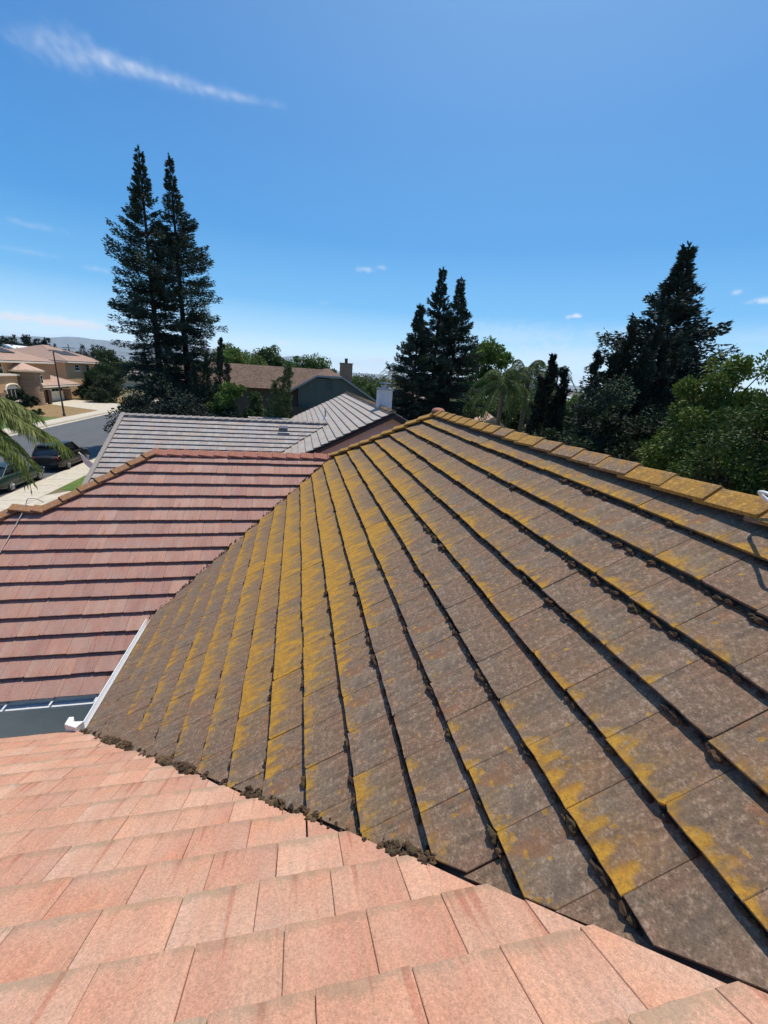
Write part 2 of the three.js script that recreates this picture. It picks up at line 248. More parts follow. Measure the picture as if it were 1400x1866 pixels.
// angled ridge or hip tiles from P0 to P1; each tile's exposed butt is at its P0 end
function layCaps(part, name, P0, P1, drop, mat, opt = {}) {
  const { exp = 0.345, len = 0.41, leg = 0.17, th = 0.028, seed = 1, lift = 0.0, h0 = 0.07, h1 = 0.03 } = opt;
  const d = P1.clone().sub(P0), D = d.length(); d.normalize(); const side = V(0, 1, 0).cross(d).normalize(), up = d.clone().cross(side).normalize(), R = rng(seed);
  const c = leg * Math.cos(drop), s = leg * Math.sin(drop), sh = new THREE.Shape([[-c, -s], [-c * 0.99, -s - th], [0, -th], [c * 0.99, -s - th], [c, -s], [0.012, -0.004], [0, 0], [-0.012, -0.004]].map((p) => new THREE.Vector2(...p)).reverse());
  const geo = new THREE.ExtrudeGeometry(sh, { depth: len, bevelEnabled: true, bevelSize: 0.002, bevelThickness: 0.003, bevelSegments: 1 });
  const p = geo.attributes.position; for (let i = 0; i < p.count; i++) p.setY(i, p.getY(i) + lerp(h0, h1, p.getZ(i) / len)); geo.computeVertexNormals();
  const q = new THREE.Quaternion().setFromRotationMatrix(new THREE.Matrix4().makeBasis(side, up, d));
  for (let x = 0; x < D - 0.1; x += exp) { const m = mesh(name, geo, opt.alt && R() < 0.4 ? opt.alt : mat, part); m.position.copy(P0).addScaledVector(d, x).addScaledVector(up, lift + (R() - 0.5) * 0.008).addScaledVector(side, (R() - 0.5) * 0.012); m.quaternion.copy(q); m.rotateY((R() - 0.5) * 0.05); m.rotateX((R() - 0.5) * 0.02); if (x + len > D + 0.12) m.scale.z = (D + 0.1 - x) / len; }
}

// ---------------------------------------------------------------- the photographer's own house
const house = thing('tiled_house', 'house whose hipped tile roof is half mossy brown and half washed salmon and red', 'house');
const S = 0.59253, SC = Math.cos(S), SS = Math.sin(S), SA = 0.58079, EX = 0.345, EXA = 0.328;
const hB = HC - 4.37371, xB = -2.62187, zA = -4.57719, zC = -7.10465, bR = 19.4 * EX, bJ = 12.3 * EX, yR = hB + bR * SS;
const Bpt = (z, b) => V(xB + b * SC, hB + b * SS, z), valA = (b) => zA + b * SS / Math.tan(SA);
const Cpt = (x, b) => V(x, hB + b * SS, zC - b * SC), bE = -3.69 * EX;
const onC = (px, py) => { const d = ray(px, py), n = V(0, SC, SS), t = n.dot(V(xB, hB, zC).sub(EYE)) / n.dot(d); return EYE.clone().addScaledVector(d, t); };
const Apt = (x, h) => V(x, hB + h, zA + h / Math.tan(SA));
const TH = 0.05;
{
  // mossy slope
  const fr = frameOf([Bpt(zA, 0), Bpt(valA(bR), bR), Bpt(-8.59, bR), Bpt(-10.62, bJ), Bpt(zC, 0)]);
  const part = deckPart('mossy_roof_slope', fr, deckMat, house, 2 * TH); part.userData.label = 'brown roof slope crusted with yellow lichen';
  layTiles({ fr, e: EX, k0: 0.335 - 0.0, w: 0.335, t: TH, mats: mossyMats, part, partName: 'mossy_roof_tile', restName: 'further_mossy_tiles', seed: 7, jig: 0.006, gap: 0.0012, gaps: 0.07,
    pick: (k, P, R) => { const zt = -2.7 - Math.max(0, k - 8.5) * 0.42, near = sstep(zt + 0.9, zt - 1.5, P.z), vd = clamp((valA((P.x - xB) / SC) - P.z) / 0.7); let l = 0.6 + 4.1 * near * Math.exp(-(((k - 9.8) / 5.6) ** 2)) + (k > 14 ? 0.9 * near + 0.6 * sstep(17.4, 19, k) : 0); l *= lerp(0.45, 1, vd); l += (fbm(P.x * 0.9, P.z * 0.9, 71, 2) - 0.5) * 4.2 + (R() - 0.5) * lerp(1.0, 0.8, near); if (k < 4) l -= 0.8; return Math.round(clamp(l, 0, 5)); } });
  const ridge = mesh('ridge', cyl(Bpt(-8.5, bR).add(V(0, -0.06, 0)), Bpt(valA(bR), bR).add(V(0, -0.06, 0)), 0.03, 0.03, 6), deckMat, house); ridge.userData.label = 'ridge capped with ochre lichen covered tiles';
  layCaps(ridge, 'ridge_tile', Bpt(1.1, bR), Bpt(-8.62, bR), S, lichenCapMat, { seed: 5, lift: 0.01, exp: 0.375, len: 0.44, leg: 0.165, h0: 0.052, h1: 0.028, th: 0.02, alt: ochreBareMat });
  const n1 = fr.n, n2 = V(0, SC, -SS), m = n1.clone().add(n2).normalize(), hd = Math.acos(m.dot(n1));
  const hip = mesh('hip', cyl(Bpt(-10.6, bJ).add(V(0, -0.06, 0)), Bpt(-8.6, bR).add(V(0, -0.06, 0)), 0.03, 0.03, 6), deckMat, house);
  layCaps(hip, 'hip_tile', Bpt(-10.66, bJ), Bpt(-8.56, bR), hd, lichenCapMat, { seed: 6 });
  const endCap = mesh('ridge_end_tile', new THREE.SphereGeometry(0.14, 14, 8).scale(1, 0.5, 1).translate(xB + bR * SC, hB + bR * SS + 0.03, -8.55), redCapMat, ridge); endCap.userData.label = 'pinkish cement cap where ridge meets hip';
}
const cL1 = onC(281, 814), cL2 = onC(75, 927), cL3 = onC(24, 925), cL4 = onC(-90, 990);
{
  const fr = frameOf([Cpt(xB + 0.3, bE), Cpt(xB + 0.3, 0.36 / 1), Cpt(xB + bJ * SC, bJ), V(cL1.x, hB + bJ * SS, zC - bJ * SC), cL2, cL3, cL4, Cpt(-11, bE)]);
  const TC = 0.058, part = deckPart('red_roof_slope', fr, deckMat, house, 2 * TC); part.userData.label = 'washed red-brown roof slope with dark butt shadows';
  layTiles({ fr, e: EX, k0: ((11.30653 + 3.69) % 1), w: 0.33, t: TC, mats: redMats, part, partName: 'red_roof_tile', restName: 'further_red_tiles', seed: 17, jig: 0.0055, gap: 0.0035, pick: (k, P, R) => (R() < 0.5 ? 0 : R() < 0.55 ? 1 : 2) });
  const Rl = V(cL1.x, hB + bJ * SS, zC - bJ * SC), Rr = Cpt(xB + bJ * SC, bJ);
  const ridge = mesh('ridge', cyl(Rl.clone().add(V(0, -0.06, 0)), Rr.clone().add(V(0, -0.06, 0)), 0.03, 0.03, 6), deckMat, house); ridge.userData.label = 'low ridge capped with pink tiles';
  layCaps(ridge, 'ridge_tile', Rl, Rr, S, redCapMat, { seed: 15, lift: -0.02 });
  const hip = mesh('hip', cyl(cL2.clone().add(V(0, -0.06, 0)), Rl.clone().add(V(0, -0.06, 0)), 0.03, 0.03, 6), deckMat, house); hip.userData.label = 'hip capped with ochre brown tiles';
  layCaps(hip, 'hip_tile', cL2, Rl.clone().add(V(0.02, 0, 0)), 0.36, brownCapMat, { seed: 16, lift: -0.015, exp: 0.37, len: 0.43 });
  layCaps(hip, 'hip_tile', cL3.clone().add(V(0, 0.02, 0)), cL2.clone().add(V(0, 0.02, 0)), 0.36, brownCapMat, { seed: 18, lift: -0.01, exp: 0.4, len: 0.45 });
  layCaps(hip, 'hip_tile', cL4, cL3, 0.36, brownCapMat, { seed: 19, lift: -0.01, exp: 0.4, len: 0.45 });
  // slopes that fall away out of sight
  const eaveY = hB + bE * SS, run = (hB + bJ * SS - eaveY) / Math.tan(S);
  const bk = frameOf([Rl, Rr, Bpt(-8.59, bR), V(xB + bR * SC + 1, yR - 0.6, -9.6), V(xB + bR * SC + 2.4, eaveY, Rr.z - run), V(Rl.x - 1, eaveY, Rl.z - run)].slice(0, 2).concat([V(Rr.x + 3, eaveY, Rr.z - run), V(Rl.x, eaveY, Rl.z - run)]));
  const bks = deckPart('back_roof_slope', bk, redMats[1], house, 0.03); bks.userData.label = 'roof slope falling away behind the red one';
  const side = frameOf([Rl, V(Rl.x, eaveY, Rl.z - run), V(cL4.x - 1, eaveY - 0.4, cL4.z), cL2]); const sd = deckPart('side_roof_slope', { ...side }, redMats[1], house, 0.28); sd.userData.label = 'roof slope falling away to the street';
  const rb = frameOf([Bpt(-8.59, bR), Bpt(6, bR), V(xB + bR * SC + 5, yR - 5 * Math.tan(S), 6), V(xB + bR * SC + 5, yR - 5 * Math.tan(S), -13)]); const rbs = deckPart('garden_roof_slope', rb, mossyMats[1], house, 0.03); rbs.userData.label = 'roof slope falling away to the garden';
  const hb = frameOf([Bpt(-8.59, bR), V(xB + bR * SC + 5, yR - 5 * Math.tan(S), -13.6), V(Rr.x - 0.3, yR - 5 * Math.tan(S), -13.6), Bpt(-10.62, bJ)]); deckPart('far_hip_slope', hb, mossyMats[1], house, 0.05);
}
{
  const hR = yR - hB;
  const fr = frameOf([Apt(-9.5, 0), Apt(xB, 0), Apt(xB + hR / Math.tan(S), hR), Apt(-9.5, hR)]);
  const part = deckPart('salmon_roof_slope', fr, deckMat, house, 2 * 0.026); part.userData.label = 'freshly washed salmon roof slope under the viewer';
  layTiles({ fr, e: EXA, k0: 14.84 % 1, w: 0.322, t: 0.026, mats: salmonMats, part, partName: 'salmon_roof_tile', restName: 'further_salmon_tiles', seed: 27, jig: 0.003, gap: 0.0028, nose: 0.8, pick: (k, P, R) => Math.floor(R() * 3) });
}
{ // metal valley lining under the cut tiles
  const lining = (p0, p1, e1, e2, name) => { const g = new THREE.BufferGeometry(), q = [p0.clone().add(e1), p0, p0.clone().add(e2), p1.clone().add(e1), p1, p1.clone().add(e2)]; g.setAttribute('position', new THREE.Float32BufferAttribute(q.flatMap((v) => [v.x, v.y, v.z]), 3)); g.setIndex([0, 1, 3, 1, 4, 3, 1, 2, 4, 2, 5, 4]); g.computeVertexNormals(); g.setAttribute('uv', new THREE.Float32BufferAttribute([0, 0, 0.1, 0, 0.2, 0, 0, 5, 0.1, 5, 0.2, 5], 2)); return mesh(name, g, grainMat([120, 98, 80], 0.35, 9, 509, 0.7, { side: THREE.DoubleSide }), house); };
  const dn = V(0, -0.062, 0), a0 = V(xB, hB, zA).add(dn), a1 = V(xB + bR * SC, yR, valA(bR)).add(dn); lining(a0, a1, V(0.16, 0.16 * Math.tan(S), 0), V(0, 0.16 * Math.tan(SA), 0.16), 'valley_lining');
  const c0 = V(xB, hB, zC).add(dn), c1 = V(xB + bJ * SC, hB + bJ * SS, zC - bJ * SC).add(dn); lining(c0, c1, V(0.16, 0.16 * Math.tan(S), 0), V(0, 0.16 * Math.tan(S), -0.16), 'valley_lining');
}
// gutters, eaves and walls round the little entry court
const whiteMetal = std(0xdfe2e4, 0.45), greyPaint = grainMat([190, 198, 194], 0.06, 9, 501, 0.8), troughMat = grainMat([200, 204, 204], 0.1, 12, 503, 0.7);
{
  const chan = (prof, p0, p1) => { const sh = new THREE.Shape(prof.map((p) => new THREE.Vector2(...p))), d = p1.clone().sub(p0), D = d.length(); d.normalize(); const g = new THREE.ExtrudeGeometry(sh, { depth: D, bevelEnabled: false }); const side = V(0, 1, 0).cross(d).normalize(); g.applyMatrix4(new THREE.Matrix4().makeBasis(side, V(0, 1, 0), d)); g.translate(p0.x, p0.y, p0.z); return g; };
  const U = [[0, 0], [0, -0.11], [0.1, -0.11], [0.13, -0.02], [0.145, 0], [0.142, 0.012], [0.12, 0.012], [0.118, -0.012], [0.092, -0.104], [0.006, -0.104], [0.006, 0]];
  // along the mossy eave (profile grows towards -x)
  const gB = mesh('gutter', chan(U.map(([x, y]) => [x * 0.5, y * 0.9]), V(xB + 0.012, hB - 0.035, zA + 0.05), V(xB + 0.012, hB - 0.035, zC + 0.02)), whiteMetal, house); gB.userData.label = 'white gutter along the mossy eave';
  // along the red eave (profile grows towards +z)
  const yE = hB + bE * SS - 0.06, zE = zC - bE * SC - 0.03;
  const gC = mesh('gutter', chan(U, V(-11, yE, zE), V(xB + 0.2, yE, zE)), greyPaint, house); gC.userData.label = 'grey painted gutter under the red slope';
  mesh('gutter_lip', chan([[0.125, 0.004], [0.148, 0.004], [0.148, 0.022], [0.125, 0.022]], V(-11, yE, zE), V(xB + 0.02, yE, zE)), whiteMetal, gC);
  mesh('gutter_floor', box(-11, xB, yE - 0.1, yE - 0.06, zE + 0.01, zE + 0.1), troughMat, gC);
  for (let x = -10.6; x < xB; x += 0.62) mesh('gutter_hanger', box(x, x + 0.025, yE + 0.002, yE + 0.01, zE, zE + 0.14), troughMat, gC);
  const gA = mesh('gutter', chan(U.map(([x, y]) => [x, y]), V(xB - 0.05, hB - 0.035, zA + 0.04), V(-9.5, hB - 0.035, zA + 0.04)), whiteMetal, house); gA.userData.label = 'white gutter along the salmon eave';
  // the white elbow in the corner
  const el = new THREE.ExtrudeGeometry(new THREE.Shape([[0, 0], [0.11, 0.02], [0.16, -0.05], [0.2, -0.04], [0.17, 0.06], [0.02, 0.09]].map((p) => new THREE.Vector2(...p))), { depth: 0.1, bevelEnabled: true, bevelSize: 0.008, bevelThickness: 0.008, bevelSegments: 2 });
  el.rotateX(-Math.PI / 2); el.rotateY(Math.PI * 0.92); el.translate(xB + 0.0, hB - 0.02, zA - 0.05); const e1 = mesh('gutter_elbow', el, whiteMetal, house); e1.userData.label = 'white folded gutter corner piece';
  const wallMat = grainMat([192, 200, 196], 0.05, 6, 505, 0.9);
  mesh('fascia', box(-11, xB + 0.2, yE - 0.34, yE + 0.03, zE - 0.03, zE - 0.002), wallMat, house);
  mesh('wall', box(-10.6, xB + 0.4, 0, yE - 0.05, zE - 0.3, zE - 0.06), wallMat, house);
  mesh('wall', box(xB + 0.35, xB + 0.6, 0, hB + 0.05, zC - 0.2, zA + 0.3), wallMat, house);
  mesh('wall', box(-9.2, xB + 0.6, 0, hB + 0.1, zA + 0.4, zA + 0.6), wallMat, house);
  mesh('wall', box(-9.2, -9, 0, hB + 0.15, zA + 0.6, 1.5), wallMat, house);
  mesh('wall', box(-9.6, 6.4, 0, hB - 0.9, -14.6, -14.4), wallMat, house);
  mesh('wall', box(6.4, 6.6, 0, 3.2, -13, 5), wallMat, house);
  mesh('wall', box(-10.6, -10.4, 0, 2.0, -13.5, zE - 0.3), wallMat, house);
  mesh('entry_path', box(-10.4, xB + 0.35, 0.004, 0.06, zE - 0.06, zA + 0.4), grainMat([176, 170, 158], 0.1, 8, 507), house);
}
// moss: cushions along the butts of the mossy slope and a drift in the valley
function mossGeo(seed) { const g = new THREE.IcosahedronGeometry(1, 2), p = g.attributes.position; for (let i = 0; i < p.count; i++) { const x = p.getX(i), y = p.getY(i), z = p.getZ(i), k = 0.3 + 1.35 * fbm(x * 2.9 + seed * 9, y * 2.9 + z * 3.3, seed, 4); p.setXYZ(i, x * k, y * k, z * k); } g.computeVertexNormals(); return g; }
{
  const R = rng(77), protos = [1, 2, 3, 4, 5].map((s) => mossGeo(s)), small = [11, 12, 13].map((s) => { const g = new THREE.IcosahedronGeometry(1, 1), p = g.attributes.position; for (let i = 0; i < p.count; i++) { const k = 0.55 + 0.9 * vn(p.getX(i) * 2 + s, p.getY(i) * 2 + p.getZ(i) * 1.7, s); p.setXYZ(i, p.getX(i) * k, p.getY(i) * k, p.getZ(i) * k); } g.computeVertexNormals(); return g; });
  const fr = frameOf([Bpt(zA, 0), Bpt(valA(bR), bR), Bpt(-8.59, bR), Bpt(-10.62, bJ), Bpt(zC, 0)]), col = (g, c) => { const n = g.attributes.position.count, a = new Float32Array(n * 3); for (let i = 0; i < n; i++) { a[i * 3] = c[0]; a[i * 3 + 1] = c[1]; a[i * 3 + 2] = c[2]; } g.setAttribute('color', new THREE.BufferAttribute(a, 3)); return g; };
  const hues = [[0.062, 0.036, 0.02], [0.042, 0.027, 0.017], [0.085, 0.05, 0.026], [0.06, 0.046, 0.02], [0.12, 0.08, 0.04]];
  const out = [], q = new THREE.Quaternion(), mm = new THREE.Matrix4();
  for (let k = 1; k < 20; k++) for (let z = -10.6; z < 1; z += 0.015) {
    const b = (k + 0.335) * EX, dens = fbm(z * 2.1, k * 3.3, 83, 3), far = sstep(-2, -7, z);
    if (b > bR - 0.05 || z > valA(b) - 0.05 || z < (b < bJ ? zC - b * SC : -10.62 + (b - bJ) * SC) + 0.1) continue; if (R() > (0.2 + sstep(0.38, 0.6, dens) * 0.8) * (k < 3 ? 0.5 : 1)) continue;
    const s = 0.95 * (R() < 0.08 ? lerp(0.022, 0.04, R()) : lerp(0.009, 0.026, R() * R())) * (far > 0.5 ? 0.9 : 1.05), g = (s > 0.026 ? protos[Math.floor(R() * 5)] : small[Math.floor(R() * 3)]).clone();
    const P = fr.O.clone().addScaledVector(fr.a, z - fr.O.z).addScaledVector(fr.b, b - s * 0.35 - 0.002 - R() * 0.008).addScaledVector(fr.n, -TH + s * 0.25 + R() * 0.012);
    q.setFromEuler(new THREE.Euler((R() - 0.5) * 0.9, Math.floor(R() * 2) * Math.PI + (R() - 0.5) * 0.7, (R() - 0.5) * 0.9)); mm.compose(P, q, V(s * 0.85, s * lerp(0.5, 0.8, R()), s * lerp(0.9, 1.5, R()))); g.applyMatrix4(mm); out.push(col(g, hues[Math.floor(R() * 4)]));
  }
  const mossMat = new THREE.MeshStandardMaterial({ vertexColors: true, roughness: 1 });
  const m1 = mesh('roof_moss', merge(out), mossMat); tag(m1, 'dark brown moss cushions lined up under the butts of the mossy tiles', 'moss', null, 'stuff');
  const out2 = [];
  for (let i = 0; i < 1150; i++) {
    const b = Math.pow(R(), 0.95) * 3.9 + 0.02, n = fbm(b * 2.6, 1.5, 91, 3); if (n < 0.5 && R() < 0.86) continue; const s = lerp(0.009, 0.04, R() * R()) * (n > 0.56 ? 1.15 : 0.7) * (1 - 0.5 * sstep(2.8, 4.6, b)), side = (R() - 0.45) * 0.06;
    const P = V(xB + b * SC, hB + b * SS, valA(b)).add(V(0.707 * side, -0.016 + s * 0.35 + Math.abs(side) * 0.28, -0.707 * side)); q.setFromEuler(new THREE.Euler(R() * 6, R() * 6, R() * 6)); const g = protos[Math.floor(R() * 5)].clone(); mm.compose(P, q, V(s, s * 0.8, s)); g.applyMatrix4(mm); out2.push(col(g, hues[Math.floor(R() * 5)]));
  }
  for (let i = 0; i < 160; i++) { const b = R() * bJ, s = lerp(0.006, 0.016, R()), P = V(xB + b * SC - 0.02, hB + b * SS + 0.0, zC - b * SC + (R() - 0.5) * 0.05), g = small[Math.floor(R() * 3)].clone(); mm.compose(P, q, V(s, s, s)); g.applyMatrix4(mm); out2.push(col(g, hues[Math.floor(R() * 3)])); }
  const m2 = mesh('valley_moss', merge(out2), mossMat); tag(m2, 'clumps of brown moss and debris lying in the valley beside the salmon tiles', 'moss', null, 'stuff');
}

// ---------------------------------------------------------------- ground, street, hills
function sheet(x0, x1, z0, z1, y, nx = 1, nz = 1, s = 1) { const g = new THREE.PlaneGeometry(x1 - x0, z1 - z0, nx, nz); g.rotateX(-Math.PI / 2); g.translate((x0 + x1) / 2, y, (z0 + z1) / 2); const p = g.attributes.position, uv = g.attributes.uv; for (let i = 0; i < p.count; i++) uv.setXY(i, p.getX(i) * s, p.getZ(i) * s); return g; }
function polySheet(pts, y, th = 0.004, s = 1) { const sh = new THREE.Shape(pts.map(([x, z]) => new THREE.Vector2(x, -z))), g = new THREE.ExtrudeGeometry(sh, { depth: th, bevelEnabled: false }); g.rotateX(-Math.PI / 2); g.translate(0, y - th, 0); return worldUV(g, s); }
const grassTex = (A, B, seed) => tex(512, 512, (u, v, i, j) => { const n = fbm(u * 10, v * 10, seed, 4), f = fbm(u * 80, v * 80, seed + 3, 2), g = hash(i, j, seed); const c = mix3(A, B, sstep(0.35, 0.65, n * 0.6 + f * 0.4)); const k = 0.78 + 0.44 * g; return c.map((x) => x * k); });
const M = {
  dirt: new THREE.MeshStandardMaterial({ map: grassTex([96, 98, 62], [120, 108, 78], 601), roughness: 1 }),
  lawn: new THREE.MeshStandardMaterial({ map: grassTex([70, 98, 36], [98, 116, 50], 611), roughness: 1 }),
  dry: new THREE.MeshStandardMaterial({ map: grassTex([146, 122, 82], [124, 104, 68], 621), roughness: 1 }),
  asphalt: new THREE.MeshStandardMaterial({ map: tex(512, 512, (u, v, i, j) => { const n = fbm(u * 6, v * 6, 631, 4), g = hash(i, j, 633), s = fbm(u * 3, v * 40, 637, 3); const k = 86 + 16 * (n - 0.5) + 14 * (g - 0.5) + 8 * (s - 0.5); return [k, k + 3, k + 5]; }), roughness: 0.85 }),
  concrete: new THREE.MeshStandardMaterial({ map: tex(512, 512, (u, v, i, j) => { const n = fbm(u * 7, v * 7, 641, 5), g = hash(i, j, 643); const k = 1 + 0.18 * (n - 0.5) + 0.09 * (g - 0.5); return [190 * k, 182 * k, 164 * k]; }), roughness: 0.9 }),
};
structure('ground', sheet(-1500, 1500, -2500, 400, -0.13, 1, 1, 0.15), M.dirt);
structure('road', sheet(-27.1, -15.4, -160, 30, -0.126, 1, 1, 0.3), M.asphalt);
structure('crossing_road', sheet(-300, -15.4, -172, -160, -0.126, 1, 1, 0.3), M.asphalt);
structure('kerb', box(-27.32, -27.1, -0.126, 0.012, -160, 30), M.concrete); structure('kerb', box(-15.4, -15.2, -0.126, 0.012, -160, 30), M.concrete);
structure('gutter_pan', sheet(-27.1, -26.65, -160, 30, -0.121, 1, 1, 0.5), M.concrete); structure('gutter_pan', sheet(-15.85, -15.4, -160, 30, -0.121, 1, 1, 0.5), M.concrete);
structure('yard', box(-15.2, 90, -0.12, 0, -160, 40), M.dirt, 'yards of the viewer and the neighbours'); structure('yard', box(-90, -27.32, -0.12, 0, -160, 40), M.dirt, 'yards across the street');
// pavement flags, each its own slab, both sides
function flags(x0, x1, zA0, zA1, step) { const root = structure('pavement', box(x0, x1, 0.0005, 0.004, zA0, zA1), std(0x6d675c, 1)); let n = 0; const g = worldUV(new THREE.BoxGeometry(x1 - x0 - 0.02, 0.02, step - 0.02), 0.6); for (let z = zA0 + step / 2; z < zA1 && n < 120; z += step, n++) { const m = mesh('pavement_slab', g, M.concrete, root); m.position.set((x0 + x1) / 2, 0.012, z); } return root; }
flags(-29.1, -27.34, -110, -30, 1.5); flags(-15.18, -13.7, -60, -12, 1.5);
structure('lawn', polySheet([[-90, -30], [-90, -59.5], [-29.12, -59.5], [-29.12, -30]], 0.008, 0.004, 0.25), M.lawn, 'green front lawn across the street');
structure('dry_lawn', polySheet([[-38.9, -59.6], [-38.9, -76], [-30.2, -70.6], [-29.12, -69.5], [-29.12, -59.6]], 0.012, 0.006, 0.25), M.dry, 'dry patchy lawn behind the lamp post');
structure('dry_lawn', polySheet([[-38.5, -86.5], [-38.5, -98], [-29.12, -98], [-29.12, -82]], 0.012, 0.006, 0.25), M.dry, 'dry lawn beyond the driveway');
structure('driveway', polySheet([[-39.4, -76.6], [-39.4, -86], [-29.12, -81.5], [-29.12, -70]], 0.02, 0.014, 0.4), M.concrete, 'pale driveway in front of the garage');
structure('driveway', polySheet([[-13.68, -12], [-13.68, -25.0], [-12.9, -25.9], [-7, -25.9], [-7, -12]], 0.02, 0.014, 0.4), M.concrete, 'concrete driveway beside the parked cars');
structure('lawn', polySheet([[-13.68, -26.4], [-12.9, -26.02], [-8.4, -26.02], [-8.4, -48], [-13.68, -48]], 0.02, 0.014, 0.25), M.lawn, 'small green lawn beside the neighbour roof');
{ // far hills
  const hillMat = grainMat([128, 134, 126], 0.15, 6, 661, 1);
  const ridge = (D, h, seed, a0, a1, name) => { const N = 160, pos = [], idx = []; for (let i = 0; i <= N; i++) { const az = lerp(a0, a1, i / N), e = Math.min(1, Math.min(i, N - i) / 12), H = h * e * (0.35 + 0.9 * fbm(az * 5, 2, seed, 4) + 0.25 * fbm(az * 24, 3, seed, 3) - 0.1); for (const [d, y] of [[D * 0.86, -1], [D, H], [D * 1.1, -1]]) pos.push(Math.sin(az) * d, y, -Math.cos(az) * d); } for (let i = 0; i < N; i++) for (let k = 0; k < 2; k++) { const a = i * 3 + k, b = a + 3; idx.push(a, b, a + 1, a + 1, b, b + 1); } const g = new THREE.BufferGeometry(); g.setAttribute('position', new THREE.Float32BufferAttribute(pos, 3)); g.setIndex(idx); g.computeVertexNormals(); g.setAttribute('uv', new THREE.Float32BufferAttribute(pos.filter((_, i) => i % 3 !== 1).map((v) => v / 600), 2)); structure(name, g, hillMat); };
  ridge(14000, 440, 5, -1.0, 0.1, 'far_hills'); ridge(11000, 110, 9, -0.8, 0.75, 'near_hills');
  scene.fog = new THREE.FogExp2(0xb4d2f8, 0.00004);
}

// ---------------------------------------------------------------- foliage builders
class Leaves {
  constructor() { this.p = []; this.c = []; this.i = []; this.n = 0; }
  kite(x, y, z, dx, dy, dz, sx, sy, sz, len, wid, c) {   // base point, unit direction, unit side
    const m = len * 0.45, w = wid / 2, P = this.p, b = this.n;
    P.push(x, y, z, x + dx * m + sx * w, y + dy * m + sy * w, z + dz * m + sz * w, x + dx * len, y + dy * len, z + dz * len, x + dx * m - sx * w, y + dy * m - sy * w, z + dz * m - sz * w);
    for (let k = 0; k < 4; k++) this.c.push(c[0], c[1], c[2]);
    this.i.push(b, b + 1, b + 2, b, b + 2, b + 3); this.n += 4;
  }
  any(R, x, y, z, d, len, wid, c) {                      // direction d, random side
    let ax = R() - 0.5, ay = R() - 0.5, az = R() - 0.5; const k = ax * d.x + ay * d.y + az * d.z; ax -= k * d.x; ay -= k * d.y; az -= k * d.z; const l = Math.hypot(ax, ay, az) || 1; this.kite(x, y, z, d.x, d.y, d.z, ax / l, ay / l, az / l, len, wid, c);
  }
  geo() { const g = new THREE.BufferGeometry(); g.setAttribute('position', new THREE.Float32BufferAttribute(this.p, 3)); g.setAttribute('color', new THREE.Float32BufferAttribute(this.c, 3)); g.setIndex(this.n > 65535 ? new THREE.Uint32BufferAttribute(this.i, 1) : this.i); g.computeVertexNormals(); return g; }
}
const leafMat = new THREE.MeshPhysicalMaterial({ vertexColors: true, roughness: 0.75, transmission: 0.32, thickness: 0, side: THREE.DoubleSide, specularIntensity: 0.4 });
const needleMat = new THREE.MeshStandardMaterial({ vertexColors: true, roughness: 0.85, side: THREE.DoubleSide });
const barkMat = grainMat([74, 58, 46], 0.35, 10, 701, 1), redBark = grainMat([50, 38, 31], 0.3, 10, 703, 1), palmBark = grainMat([116, 104, 88], 0.3, 14, 705, 1);
const vary = (c, R, a = 0.35) => { const k = 1 + (R() - 0.5) * 2 * a; return [c[0] * k * (1 + (R() - 0.5) * 0.12), c[1] * k, c[2] * k * (1 + (R() - 0.5) * 0.2)]; };
const unit = (R) => { const z = R() * 2 - 1, a = R() * 6.2832, r = Math.sqrt(1 - z * z); return V(r * Math.cos(a), z, r * Math.sin(a)); };

